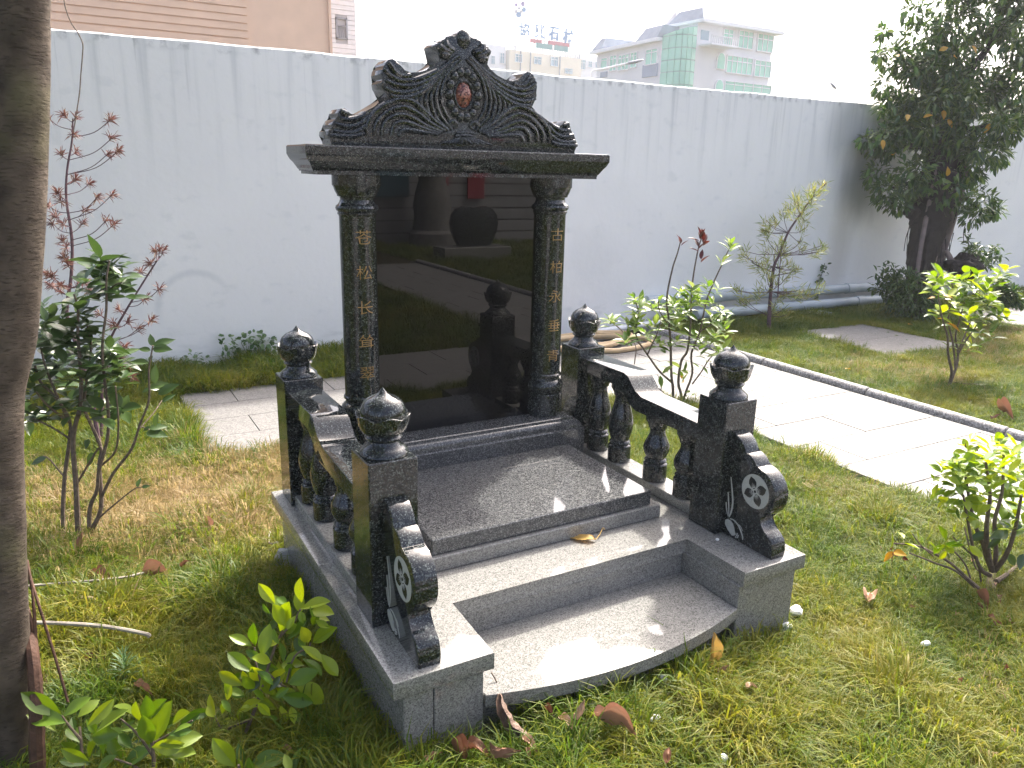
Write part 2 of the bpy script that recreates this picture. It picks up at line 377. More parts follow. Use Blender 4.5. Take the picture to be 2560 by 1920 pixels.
# the same sheet goes on to the horizon
rim = [(-6, -12), (12, -12), (12, 5), (-6, 5)]; far = [(-GX, -GX), (GX, -GX), (GX, GX), (-GX, GX)]
ed = []
for (x0, y0), (x1, y1) in zip(rim, rim[1:] + rim[:1]):
    vsd = sorted([v for v in b.verts if min(x0, x1) - 1e-4 <= v.co.x <= max(x0, x1) + 1e-4 and min(y0, y1) - 1e-4 <= v.co.y <= max(y0, y1) + 1e-4 and abs(v.co.x) < 13],
                 key=lambda v: (v.co.x - x0) ** 2 + (v.co.y - y0) ** 2)
    ed.append(vsd)
fv = [b.verts.new((x, y, -.01)) for x, y in far]
for k, vsd in enumerate(ed):
    b.faces.new([fv[(k + 1) % 4], fv[k]] + vsd)
struct('ground', b, EARTH)

# ---- paved paths: thin dark bed, every slab a piece of its own
def path(name, x0, x1, y0, y1, dx, dy, bond, ztop=.034, seed=1, hole=None):
    rng = random.Random(seed)
    b = B(); box(b, x0, x1, y0, y1, -.03, ztop - .010); o = struct(name, b, GROUT)
    meshes = {}
    row = 0; y = y0
    while y < y1 - .02:
        ye = min(y + dy, y1); x = x0 - (bond * dx if row % 2 else 0)
        while x < x1 - .02:
            xa, xb = max(x, x0), min(x + dx, x1)
            if xb - xa > .03 and not (hole and hole(.5 * (xa + xb), .5 * (y + ye))):
                key = (round(xb - xa, 3), round(ye - y, 3))
                if key not in meshes:
                    q = B(); hx, hy = (xb - xa) / 2 - .0026, (ye - y) / 2 - .0026
                    box(q, -hx, hx, -hy, hy, -.025, 0, .0018); meshes[key] = finish(q, 'paving_slab', PAV, flat=True)
                put('paving_slab', meshes[key], Matrix.Translation((.5*(xa+xb), .5*(y+ye), ztop + rng.uniform(-.0012, .0012))) @ Matrix.Rotation(rng.uniform(-.001, .001), 4, 'Z'), o)
            x += dx
        y += dy; row += 1
    return o
path('garden_path', 2.25, 3.63, -8.0, 4.32, .66, .3333, .65)
path('cross_path', -.80, 2.246, 2.63, 3.965, .66, .3333, .5, seed=2)
path('front_path', -4.0, 2.246, -2.10, -1.0, .66, .3667, .5, seed=3)
path('lawn_slabs', 5.02, 6.12, 2.62, 3.78, 1.1, .58, 0, .030, seed=4)
path('side_path', 7.75, 10.4, 2.86, 3.74, 1.32, .44, .5, .030, seed=5)
# ---- rounded kerb along the path
kb = bpy.data.objects.new('kerb', None); COL.objects.link(kb); kb['kind'] = 'structure'; WORLD['kerb'] = Matrix.Identity(4)
y = -8.0; rng = random.Random(5); kme = None
q = B(); tube(q, [(0, -.495, 0), (0, -.49, 0), (0, 0, 0), (0, .49, 0), (0, .495, 0)], [.040, .046, .046, .046, .040], 14)
kme = finish(q, 'kerb_stone', KRB)
while y < 4.2:
    put('kerb_stone', kme, Matrix.Translation((3.685, y + .5 - .11, .038 + rng.uniform(-.003, .003))) @ Matrix.Rotation(rng.uniform(-.006, .006), 4, 'Z'), kb)
    y += 1.0

# ---- boundary wall
b = B(); n = 130; xa, xb = -9.0, 19.0; rows = []
for i in range(n + 1):
    x = xa + (xb - xa) * i / n; t = 2.395 + .010 * noise.noise(Vector((x * 1.7, 0, 3))) + .004 * U(-1, 1)
    rows.append([b.verts.new(p) for p in ((x, 4.66, -.1), (x, 4.66, t - .012), (x, 4.672, t), (x, 4.84, t), (x, 4.84, -.1))])
for p, q in zip(rows, rows[1:]):
    for k in range(4): b.faces.new((p[k], q[k], q[k+1], p[k+1]))
b.faces.new(rows[0]); b.faces.new(rows[-1][::-1])
obj('boundary_wall', b, WALL)
o = bpy.data.objects['boundary_wall']; o['label'] = 'long white painted boundary wall streaked with grey rain stains behind the tomb'; o['category'] = 'wall'

# ---- far buildings
class Plane:
    """a vertical facade through two ground points; u along it, d towards the viewer"""
    def __init__(s, P0, P1):
        s.o = Vector((P0[0], P0[1], 0)); t = Vector((P1[0] - P0[0], P1[1] - P0[1], 0)); s.L = t.length; s.t = t.normalized()
        s.n = Vector((s.t.y, -s.t.x, 0))
        if (CAM - s.o).dot(s.n) < 0: s.n = -s.n
    def hit(s, px, py):
        r = ray(px, py); k = (s.o - CAM).dot(s.n) / r.dot(s.n); p = CAM + r * k; return (p - s.o).dot(s.t), p.z
    def rect(s, x0, y0, x1, y1):
        ym, xm = (y0 + y1) / 2, (x0 + x1) / 2
        return s.hit(x0, ym)[0], s.hit(x1, ym)[0], s.hit(xm, y1)[1], s.hit(xm, y0)[1]
    def at(s, u, z, d): return s.o + s.t * u + s.n * d + Vector((0, 0, z))
    def box(s, bm, u0, u1, z0, z1, d0, d1):
        v = [bm.verts.new(s.at(u, z, d)) for u, z, d in ((u0,z0,d0),(u1,z0,d0),(u1,z0,d1),(u0,z0,d1),(u0,z1,d0),(u1,z1,d0),(u1,z1,d1),(u0,z1,d1))]
        for f in ((0,3,2,1),(4,5,6,7),(0,1,5,4),(1,2,6,5),(2,3,7,6),(3,0,4,7)): bm.faces.new([v[i] for i in f])
    def poly(s, bm, uz, d0, d1):
        lo = [bm.verts.new(s.at(u, z, d0)) for u, z in uz]; hi = [bm.verts.new(s.at(u, z, d1)) for u, z in uz]; k = len(uz)
        bm.faces.new(lo[::-1]); bm.faces.new(hi)
        for i in range(k): bm.faces.new((lo[i], lo[(i+1) % k], hi[(i+1) % k], hi[i]))
PINK = plain('pink_painted_wall', (.72,.52,.39), .8, .05, 3, .2)
PINKD = plain('pink_recess', (.50,.36,.27), .85, .05, 3, .2)
TILE = plain('white_glazed_tile', (.76,.77,.80), .35, .05, 9, .5)
TILEG = plain('tile_joint', (.50,.51,.54), .8, .05, 9, .2)
CREAM = plain('cream_painted_wall', (.70,.65,.53), .8, .05, .6, .2)
OFFW = plain('off_white_wall', (.72,.73,.74), .8, .04, .6, .2)
ROOFG = plain('grey_blue_roof_tile', (.22,.26,.32), .7, .1, 2, .3)
GLG = plain('green_tinted_glass', (.28,.62,.47), .12, .12, .5, .6)
GLB = plain('blue_grey_glass', (.24,.36,.42), .15, .15, .8, .6)
GLD = plain('dark_blue_grey_panel', (.22,.28,.38), .4, .1, .8, .5)
FRM = plain('white_frame', (.80,.81,.82), .5, .03, 3, .4)
FRMG = plain('green_frame', (.22,.42,.34), .5, .05, 3, .4)
BARS = plain('grey_steel_bars', (.30,.32,.36), .5, .1, 3, .4)
def window(parent, P, x0, y0, x1, y1, glass=GLG, frame=FRM, mull=(.5,), trans=(.28,), depth=.10, fw=None):
    u0, u1, z0, z1 = P.rect(x0, y0, x1, y1); f = fw or min(u1 - u0, z1 - z0) * .06
    b = B()
    P.box(b, u0 - f, u1 + f, z1, z1 + f, -.05, depth); P.box(b, u0 - f, u1 + f, z0 - f, z0, -.05, depth + .04)
    P.box(b, u0 - f, u0, z0, z1, -.05, depth); P.box(b, u1, u1 + f, z0, z1, -.05, depth)
    for q in mull: uu = u0 + (u1 - u0) * q; P.box(b, uu - f/2.5, uu + f/2.5, z0, z1, -.05, depth * .8)
    for q in trans: zz = z1 - (z1 - z0) * q; P.box(b, u0, u1, zz - f/2.5, zz + f/2.5, -.05, depth * .7)
    w = obj('window', b, frame, parent, flat=True)
    g = B(); P.box(g, u0, u1, z0, z1, -.05, .03); obj('pane', g, glass, w, flat=True)
    return w

# pink building with grooved boards, just beyond the wall
PD = 15.0
p0 = ony(-160, 30, PD); p1 = ony(828, 30, PD)
P = Plane(p0, p1); zt = 9.5
bt = thing('pink_building', 'salmon pink building with horizontal grooved boards beyond the wall', 'building', (p1.x, PD, 0))
b = B(); P.box(b, 0, P.L, 0, zt, -8, 0); obj('wall', b, PINK, bt, flat=True)
ub = P.hit(618, 60)[0]
zz = P.hit(300, 88)[1]; step = abs(P.hit(450, 48)[1] - P.hit(450, 28)[1])
me_cache = None
z = zz - step * 8
while z < zt - step:
    b = B(); P.box(b, .0, ub, z + .014, z + step - .012, .0, .035); obj('board', b, PINK, bt, flat=True); z += step
b = B(); P.box(b, P.L - .07, P.L - .02, 0, zt, .0, .06); obj('drain_pipe', b, PINK, bt, flat=True)
# white tiled building
TD = 16.2
p0 = ony(826, 60, TD); p1 = ony(890, 60, TD); P = Plane(p0, p1)
tb = thing('tiled_building', 'narrow end of a white tiled building with one barred window', 'building', (p0.x, TD, 0))
b = B(); P.box(b, 0, P.L - .004, 0, 11, -6, -.03); obj('wall', b, TILEG, tb, flat=True)
z = 1.8; wu0, wu1, wz0, wz1 = P.rect(839, 44, 868, 98)
st = abs(P.hit(878, 40)[1] - P.hit(878, 52)[1])
while z < 10:
    for a, c in (((0, wu0), (wu1, P.L)) if z + st > wz0 and z < wz1 else ((0, P.L),)):
        uu = a
        while uu < c - .01:
            ue = min(uu + .62, c); b = B(); P.box(b, uu + .004, ue - .004, z + .005, z + st - .005, -.03, .0); obj('tile', b, TILE, tb, flat=True); uu = ue
    z += st
b = B(); f = .035
P.box(b, wu0, wu0 + f, wz0, wz1, -.1, .03); P.box(b, wu1 - f, wu1, wz0, wz1, -.1, .03); P.box(b, wu0, wu1, wz1 - f, wz1, -.1, .03); P.box(b, wu0, wu1, wz0, wz0 + f, -.1, .03)
wz = wz0 + (wz1 - wz0) * .62; P.box(b, wu0, wu1, wz - .015, wz + .015, -.1, .02)
wn = obj('window', b, BARS, tb, flat=True)
b = B(); P.box(b, wu0 + f, wu1 - f, wz0 + f, wz1 - f, -.1, -.06); obj('pane', b, GLB, wn, flat=True)
for k in range(5):
    uu = wu0 + (wu1 - wu0) * (.16 + .17 * k); b = B(); P.box(b, uu - .008, uu + .008, wz0 + f, wz, -.03, -.01); obj('bar', b, BARS, wn, flat=True)

# cream building with a rooftop sign
q0 = atd(1274, 140, 80); q1 = atd(1454, 150, 85.5); P = Plane(q0, q1)
cb = thing('cream_building', 'cream three storey building carrying a big rooftop sign frame', 'building', (q0.x, q0.y, 0))
ztop = P.hit(1274, 124)[1]
b = B(); P.box(b, 0, P.L, 0, ztop, -9, 0); obj('wall', b, CREAM, cb, flat=True)
ul = P.hit(1222, 120)[0]; ur = P.hit(1575, 150)[0]
b = B(); P.box(b, ul, -.03, 0, P.hit(1250, 111)[1], -9, -.6); obj('side_wing', b, OFFW, cb, flat=True)
b = B(); P.box(b, P.L + .03, ur, 0, P.hit(1500, 140)[1], -9, -.5); obj('side_wing', b, OFFW, cb, flat=True)
for x0, y0, x1, y1 in ((1288,136,1304,155), (1335,143,1352,160), (1377,143,1394,165), (1412,172,1430,184)): window(cb, P, x0, y0, x1, y1, GLB, OFFW)
Q = Plane(P.at(ul, 0, -.6), P.at(0, 0, -.6))
for x0, y0, x1, y1 in ((1250,133,1260,158), (1228,140,1236,160)): window(cb, Q, x0, y0, x1, y1, GLB, OFFW)
Q = Plane(P.at(P.L, 0, -.5), P.at(ur, 0, -.5))
for x0, y0, x1, y1 in ((1448,150,1463,173), (1470,154,1479,168), (1488,156,1496,169)): window(cb, Q, x0, y0, x1, y1, GLB, OFFW)
for px in (1301, 1326, 1400):
    u = P.hit(px, 140)[0]; b = B(); P.box(b, u - .05, u + .05, 0, ztop, 0, .1); obj('drain_pipe', b, BARS, cb, flat=True)
# sign: upright slats, letters and emblem on a frame standing on the roof
sg = thing('rooftop_sign', 'faded rooftop sign of upright slats with four blue characters and an emblem', 'sign', tuple(P.at(P.L * .5, ztop, -.5)))
b = B()
for k in range(44):
    px = 1274 + 180 * k / 43.0
    u, z0 = P.hit(px, 124 + .105 * (px - 1274))
    if px < 1362: h = P.hit(px, 110 + .09 * (px - 1274))[1]
    elif px < 1442: h = P.hit(px, 74 + .33 * (px - 1362))[1]
    else: h = P.hit(px, 128 + .2 * (px - 1442))[1]
    if 1302 < px < 1362 and k % 2 == 0: h = P.hit(px, 92)[1]
    P.box(b, u - .06, u + .06, ztop - .05, h, -.45, -.38)
o = obj('slats', b, BARS, sg, flat=True); o['kind'] = 'stuff'
BLUE = plain('faded_blue_letter', (.12,.24,.42), .6, .05, 2, .2); PALR = plain('faded_red_strip', (.42,.13,.16), .6, .05, 2, .2); PALT = plain('faded_teal_panel', (.12,.28,.28), .6, .05, 2, .2); PALP = plain('faded_purple', (.20,.15,.33), .6, .05, 2, .2)
for x0, y0, x1, y1, mt, nm in ((1330,97,1360,107,PALR,'red_strip'), (1376,104,1428,114,PALR,'red_strip'), (1345,108,1385,121,PALT,'teal_panel'), (1392,113,1425,127,PALT,'teal_panel')):
    b = B(); P.box(b, *P.rect(x0, y0, x1, y1), -.37, -.30); obj(nm, b, mt, sg, flat=True)
for px in (1300, 1366, 1430):
    u, z = P.hit(px, 4); b = B(); P.box(b, u - .06, u + .06, ztop, z, -.75, -.63); obj('mast', b, FRM, sg, flat=True)
def text_mesh(ch, size, ext=.0, off=.0):
    c = bpy.data.curves.new('t', 'FONT'); c.body = ch; c.size = size; c.extrude = ext; c.offset = off; c.align_x = 'CENTER'; c.resolution_u = 3
    o = bpy.data.objects.new('t', c); COL.objects.link(o); bpy.context.view_layer.update()
    me = bpy.data.meshes.new_from_object(o.evaluated_get(bpy.context.evaluated_depsgraph_get())); bpy.data.objects.remove(o); bpy.data.curves.remove(c)
    b = B(); b.from_mesh(me); bpy.data.meshes.remove(me); bmesh.ops.remove_doubles(b, verts=b.verts[:], dist=1e-6)
    xs = [v.co.x for v in b.verts]; ys = [v.co.y for v in b.verts]
    cx, cy = (min(xs) + max(xs)) / 2, (min(ys) + max(ys)) / 2
    bmesh.ops.translate(b, verts=b.verts[:], vec=(-cx, -cy, 0)); return b, max(xs) - min(xs), max(ys) - min(ys)
for ch, x0, y0, x1, y1 in (('協', 1301, 56, 1328, 89), ('興', 1340, 60, 1366, 96), ('石', 1376, 66, 1401, 100), ('材', 1411, 72, 1437, 108)):
    b, tw, th = text_mesh(ch, 1.0, .03, .03); u0, u1, z0, z1 = P.rect(x0, y0, x1, y1)
    for v in b.verts: v.co = P.at((u0 + u1)/2 + v.co.x * (u1 - u0) / tw, (z0 + z1)/2 + v.co.y * (z1 - z0) / th, -.25 + v.co.z)
    obj('character', b, BLUE, sg, flat=True)
eb = [(1294,11,4,PALP),(1311,9,6,PALP),(1314,23,6,BLUE),(1301,36,7,BLUE),(1294,28,4,BARS),(1307,28,4,BARS),(1301,20,4,BARS)]
for px, py, r, mt in eb:
    u, z = P.hit(px, py); rr = r * 82 / FPX; b = B()
    P.poly(b, [(u + rr * cos(2*pi*i/12), z + rr * sin(2*pi*i/12)) for i in range(12)], -.3, -.2); obj('emblem_dot', b, mt, sg, flat=True)

# white building with green glass
A = atd(1488, 150, 68); Bq = atd(1655, 110, 60); Cq = atd(1744, 80, 59); D = atd(1932, 100, 63.5)
gb = thing('green_glass_building', 'white building with green windows and a rounded green glass front', 'building', (Bq.x, Bq.y, 0))
PL_, PR_ = Plane(A, Bq), Plane(Cq, D)
# right block
zr = PR_.hit(1800, 66)[1]
b = B(); PR_.box(b, -.02, PR_.L, 0, zr, -3.2, 0); obj('wall', b, OFFW, gb, flat=True)
e0 = PR_.hit(1765, 62)[0]
b = B(); PR_.poly(b, [(e0 - 1.0, zr), (PR_.L + .6, zr), (PR_.L + .6, zr + .22), (e0 - 1.0, zr + .22)], -3.4, .7); obj('eaves', b, FRM, gb, flat=True)
zf = zr + .22; b = B()
lo = [PR_.at(u, zf, d) for u, d in ((e0 - .9, .6), (PR_.L + .5, .6), (PR_.L + .5, -3.3), (e0 - .9, -3.3))]; hi = [PR_.at(u, zf + .95, d) for u, d in ((e0 - .3, -.2), (PR_.L + .1, -.2), (PR_.L + .1, -2.6), (e0 - .3, -2.6))]
v = [b.verts.new(p) for p in lo + hi]
for f in ((3,2,1,0),(4,5,6,7),(0,1,5,4),(1,2,6,5),(2,3,7,6),(3,0,4,7)): b.faces.new([v[i] for i in f])
obj('roof', b, ROOFG, gb, flat=True)
for x0, y0, x1, y1, mu in ((1808,74,1831,112,(.55,)), (1846,79,1881,121,(.33,.66)), (1893,87,1931,129,(.33,.66)), (1816,143,1879,184,(.2,.4,.6,.8)), (1886,153,1925,192,(.33,.66)), (1811,209,1926,233,(.2,.4,.6,.8))):
    window(gb, PR_, x0, y0, x1, y1, GLG, FRM, mu, (.28,))
for cx, y0, y1 in ((1801, 133, 172), (1797, 200, 224)):
    u0, u1, z0, z1 = PR_.rect(cx - 9, y0, cx + 8, y1); uc, rr = (u0 + u1)/2, (u1 - u0)/2
    arch = [(u0, z0), (u1, z0)] + [(uc + rr * cos(t*pi/8), z1 - rr*1.2 + rr * 1.2 * sin(t*pi/8)) for t in range(9)]
    big = [(uc + (u - uc) * 1.28, z0 + (z - z0) * 1.12 - .06) for u, z in arch]
    b = B(); PR_.poly(b, big, -.05, .12); w_ = obj('window', b, FRM, gb, flat=True)
    b = B(); PR_.poly(b, arch, .1, .14); obj('pane', b, GLG, w_, flat=True)
u0, u1, z0, z1 = PR_.rect(1748, 96, 1815, 116)
b = B(); PR_.box(b, u0, u1, z0 - .12, z0, 0, 1.3); obj('balcony', b, FRM, gb, flat=True); bal = bpy.data.objects[-1] if False else None
b = B()
for k in range(15): uu = u0 + (u1 - u0) * k / 14; PR_.box(b, uu - .03, uu + .03, z0, z1, 1.2, 1.26)
PR_.box(b, u0, u1, z1 - .06, z1, 1.17, 1.29); obj('balcony_railing', b, OFFW, gb, flat=True)
u0, u1, z0, z1 = PR_.rect(1752, 76, 1772, 100); b = B(); PR_.box(b, u0, u1, z0, z1, 0, .03); obj('balcony_door', b, GLB, gb, flat=True)
# rounded green glass front
nseg = 6; zt0 = PL_.hit(1655, 88)[1]; zt1 = PR_.hit(1742, 64)[1]; zb = 0
arc = []
for k in range(nseg + 1):
    t = k / nseg; base = Bq.lerp(Cq, t); base.z = 0; out = Vector((-FW.x, -FW.y, 0)).normalized() * (1.1 * sin(pi * t)); arc.append(base + out)
zg = [PR_.hit(1742, y)[1] for y in (215, 182, 152, 122, 90)]
zs_ = [0] + zg + [None]
for k in range(nseg):
    topz = [zt0 + (zt1 - zt0) * (q / nseg) for q in (k, k + 1)]
    for r_ in range(len(zs_) - 1):
        za = zs_[r_]; zb0 = zs_[r_+1] if zs_[r_+1] is not None else topz[0]; zb1 = zs_[r_+1] if zs_[r_+1] is not None else topz[1]
        if min(zb0, zb1) <= za + .05: continue
        t = (arc[k+1] - arc[k]).normalized(); nrm = Vector((t.y, -t.x, 0))
        if nrm.dot(CAM - arc[k]) < 0: nrm = -nrm
        g = .035; A0, A1 = arc[k] + t * g, arc[k+1] - t * g; b = B()
        pts = [(A0, za + g), (A1, za + g), (A1, zb1 - g), (A0, zb0 - g)]
        vf = [b.verts.new((p.x, p.y, z)) for p, z in pts]; vb = [b.verts.new((p.x - nrm.x*.08, p.y - nrm.y*.08, z)) for p, z in pts]
        b.faces.new(vf); b.faces.new(vb[::-1])
        for i in range(4): b.faces.new((vf[i], vf[(i+1)%4], vb[(i+1)%4], vb[i]))
        obj('glass_panel', b, GLG, gb, flat=True)
b = B(); back = [Vector((p.x + FW.x*.12, p.y + FW.y*.12, 0)) for p in arc]
lo = [b.verts.new(p) for p in back]; hi = [b.verts.new((p.x, p.y, zt0 + (zt1 - zt0) * k / nseg - .01)) for k, p in enumerate(back)]
for k in range(nseg): b.faces.new((lo[k], lo[k+1], hi[k+1], hi[k]))
bl = [b.verts.new((p.x + FW.x*6, p.y + FW.y*6, z)) for p, z in ((back[0], 0), (back[-1], 0), (back[-1], zt1 - .01), (back[0], zt0 - .01))]
b.faces.new((lo[0], hi[0], bl[3], bl[0])); b.faces.new((lo[-1], hi[-1], bl[2], bl[1])[::-1]); b.faces.new(hi + [bl[2], bl[3]])
obj('curtain_frame', b, FRMG, gb, flat=True)
# left wing
zl = PL_.hit(1560, 122)[1]
b = B(); PL_.box(b, .3, PL_.L + .02, 0, zl, -8, 0); obj('wall', b, OFFW, gb, flat=True)
b = B(); PL_.box(b, -.2, PL_.L + .02, zl, zl + .25, -8.2, .5); obj('eaves', b, FRM, gb, flat=True)
for xa_, xb_, ya, yb in ((1490, 1514, 122, 139), (1600, 1656, 97, 118)):
    u0, z0 = PL_.hit(xa_, yb); u1, z1 = PL_.hit(xb_, ya); z0 = zl + .25; z1 = z0 + .95; b = B()
    v = [b.verts.new(PL_.at(u, z, d)) for u, z, d in ((u0,z0,.5),(u1,z0,.5),(u1,z0,-4),(u0,z0,-4),(u0+.5,z1,-.1),(u1-.1,z1,-.1),(u1-.1,z1,-3),(u0+.5,z1,-3))]
    for f in ((3,2,1,0),(4,5,6,7),(0,1,5,4),(1,2,6,5),(2,3,7,6),(3,0,4,7)): b.faces.new([v[i] for i in f])
    obj('roof', b, ROOFG, gb, flat=True)
for x0, y0, x1, y1, mu in ((1504,146,1519,172,()), (1526,140,1542,176,(.5,)), (1547,138,1573,174,(.33,.66)), (1578,132,1593,168,(.5,)), (1616,124,1644,160,(.5,))):
    window(gb, PL_, x0, y0, x1, y1, GLG, FRM, mu, (.2,))
b = B(); u0, u1, z0, z1 = PL_.rect(1608, 161, 1645, 192); PL_.box(b, u0, u1, z0, z1, 0, .1); obj('spandrel_panel', b, GLD, gb, flat=True)
b = B(); u0, u1, z0, z1 = PL_.rect(1503, 180, 1519, 193); PL_.box(b, u0, u1, z0, z1, 0, .1); obj('spandrel_panel', b, GLD, gb, flat=True)
# pyramid skylight
b = B(); c = atd(1690, 60, 66); r = 2.3; z0 = PR_.hit(1742, 82)[1]; z0 = zr - 1.4; zp = atd(1688, 27, 66).z
v = [b.verts.new((c.x + r * dx, c.y + r * dy, z0)) for dx, dy in ((-1,-1),(1,-1),(1,1),(-1,1))] + [b.verts.new((c.x, c.y, zp))]
b.faces.new([v[i] for i in (3,2,1,0)])
for i in range(4): b.faces.new((v[i], v[(i+1)%4], v[4]))
obj('pyramid_roof', b, plain('pale_pyramid_cladding', (.36,.37,.40), .5, .18, 1.5, .4), gb, flat=True)

# street lamps beyond the wall
def street_lamp(label, head, tail, polexy, rad=.05):
    t = thing('street_lamp', label, 'street lamp', (polexy[0], polexy[1], 0), 'street lamps beyond the wall')
    tail, head = Vector(tail), Vector(head)
    b = B(); tube(b, [(polexy[0], polexy[1], 0), (polexy[0], polexy[1], tail.z - .3)], [rad * 1.3, rad]); tube(b, smooth_line([(polexy[0], polexy[1], tail.z - .3), (polexy[0], polexy[1], tail.z), tuple(tail.lerp(head, .3)), tuple(head)]), rad * .7)
    obj('pole', b, FRM, t)
    b = B(); d = (head - tail).normalized(); vsx = ball(b, (0, 0, 0), 1, .30 if rad > .04 else .16, .09, .05)
    M_ = Matrix.Translation(head + d * .3) @ d.to_track_quat('X', 'Z').to_matrix().to_4x4()
    bmesh.ops.transform(b, matrix=M_, verts=b.verts[:]); obj('lamp_head', b, BARS, t)
a_ = atd(1482, 178, 24); c_ = atd(1562, 160, 24); street_lamp('white street lamp arm in front of the green glass building', c_, a_, (a_.x, a_.y))
a_ = atd(2106, 240, 26); c_ = atd(2098, 231, 26); street_lamp('small street lamp head above the wall left of the fig tree', c_, a_, (a_.x, a_.y), .03)

# ---- what stands behind the viewer and shows in the polished panel
CON = plain('grey_block_courses', (.26,.26,.27), .85, .15, 3, .2); CONJ = plain('dark_course_joint', (.06,.06,.06), .9, .1, 3, .1)
t = thing('workshop_wall', 'grey coursed wall far across the lawn mirrored in the polished panel', 'wall', (5, -11.2, 0))
b = B(); box(b, -4, 14, -11.6, -11.14, 0, 3.0); obj('wall_core', b, CONJ, t, flat=True)
for k in range(12):
    b = B(); box(b, -4, 14, -11.15, -11.08, .25 * k + .012, .25 * k + .238); obj('course', b, CON, t, flat=True)
def board(nm, lab, x0, x1, z0, z1, mt, y=-11.0):
    b = B(); box(b, x0, x1, y - .04, y, z0, z1, .005); return single(nm, b, mt, lab, 'board', ((x0+x1)/2, y, z0))
board('red_board', 'tall red notice board mirrored near the top of the panel', 6.03, 6.42, .94, 1.7, plain('red_board_paint', (.30,.02,.04), .6, .05, 3))
board('blue_board', 'blue board mirrored in the top left of the panel', 4.0, 4.72, .97, 1.8, plain('blue_board_paint', (.012,.06,.09), .6, .05, 3))
board('red_notice', 'small red and white notice mirrored at the top of the panel', 5.42, 5.6, 1.2, 1.6, plain('red_notice_paint', (.35,.08,.09), .6, .05, 3))
t = thing('heart_stone', 'black heart shaped gravestone on a grey plinth mirrored in the panel', 'gravestone', (4.9, -8.4, 0))
b = B(); hp = [(4.87 + x, z) for x, z in ((-.30,.242),(-.36,.36),(-.43,.50),(-.45,.64),(-.42,.78),(-.34,.88),(-.22,.925),(-.10,.915),(0,.87),(.10,.915),(.22,.925),(.34,.88),(.42,.78),(.45,.64),(.43,.50),(.36,.36),(.30,.242))]
prism(b, hp, XZ, -8.48, -8.32, .02); obj('heart', b, BLK, t)
b = B(); box(b, 4.2, 5.5, -8.65, -8.15, 0, .24, .01); obj('plinth', b, GRY, t)
t = thing('pale_statue', 'pale carved statue mirrored in the upper left of the panel', 'statue', (5.0, -10.5, 0))
b = B(); lathe(b, [(.50,0),(.48,.3),(.40,.36),(.36,.6),(.38,.85),(.33,1.1),(.27,1.3),(.28,1.5),(.20,1.7),(.04,1.78)], (5.0, -10.5, 0), 20); obj('figure', b, plain('pale_statue_stone', (.13,.125,.12), .8, .4), t)

# ================================================================== TOMB
HS = .33
T = thing('tomb', 'polished black and grey granite tomb with pillars, carved pediment and balustrades', 'tomb', (0, 0, 0))
def part(name, b, mt=BLK, par=None, **k): return obj(name, b, mt, par or T, **k)
# light grey plinth under the slab, in pieces with open joints
for x0, x1, y0, y1 in ((-.72, -.636, .010, .40), (-.634, -.487, .010, .40), (.455, .72, .010, .40)):
    b = B(); box(b, x0, x1, y0, y1, -.08, .2784, .003); part('plinth_block', b, GRY)
for x0, x1, y0, y1 in ((-.72, .72, .402, .86), (-.72, .72, .862, 1.31)):
    b = B(); box(b, x0, x1, y0, y1, -.08, .2784, .003); part('plinth_block', b, GRY)
b = B(); box(b, -.485, .453, .283, .400, -.05, .2782, .002); part('riser', b, GRY)
# top slab: front piece with the notch, rear piece
b = B(); prism(b, [(-.75,0),(-.462,0),(-.462,.275),(.462,.275),(.462,0),(.75,0),(.75,.6725),(-.75,.6725)], XY, .2787, HS, .003); part('base_slab', b, GRY)
b = B(); prism(b, [(-.75,.6745),(.75,.6745),(.75,1.337),(-.75,1.337)], XY, .2787, HS, .003); part('base_slab', b, GRY)
# bowed step
def arc(y0, sag, x0, x1, n=20): return [(x0 + (x1 - x0) * i / n, y0 - sag * (1 - ((2.0 * i / n) - 1) ** 2)) for i in range(n + 1)]
b = B(); prism(b, arc(.004, .075, -.484, .452) + [(.452, .2815), (-.484, .2815)], XY, .160, .200, .003); part('step', b, GRY)
b = B(); prism(b, arc(.055, .075, -.47, .44) + [(.44, .2815), (-.47, .2815)], XY, -.05, .1595, .002); part('step_base', b, GRY)
# ledge and cover slab
b = B(); box(b, -.47, .49, .458, 1.039, HS + .0003, .382, .003); part('ledge', b, GRY)
b = B(); box(b, -.437, .452, .474, 1.0385, .3823, .438, .003); part('cover_slab', b, CVR)
# headstone base with moulded front
b = B(); hx = .535
rects(b, [(-hx, hx, 1.04, 1.332, HS + .0002), (-hx, hx, 1.04, 1.332, .497), (-hx+.002, hx-.002, 1.043, 1.332, .501), (-hx+.010, hx-.010, 1.052, 1.332, .503), (-hx+.010, hx-.010, 1.052, 1.332, .509),
          (-hx+.011, hx-.011, 1.053, 1.332, .518), (-hx+.016, hx-.016, 1.058, 1.332, .527), (-hx+.023, hx-.023, 1.065, 1.332, .533), (-hx+.032, hx-.032, 1.074, 1.332, .537), (-hx+.036, hx-.036, 1.078, 1.332, .537),
          (-hx+.036, hx-.036, 1.078, 1.332, .543), (-hx+.040, hx-.040, 1.082, 1.332, .546)])
part('headstone_base', b, CVR, sharp=25)
# mirror polished tablet
b = B(); box(b, -.40, .40, 1.19, 1.275, .5463, 1.5477, .002); part('tablet', b, PNL)
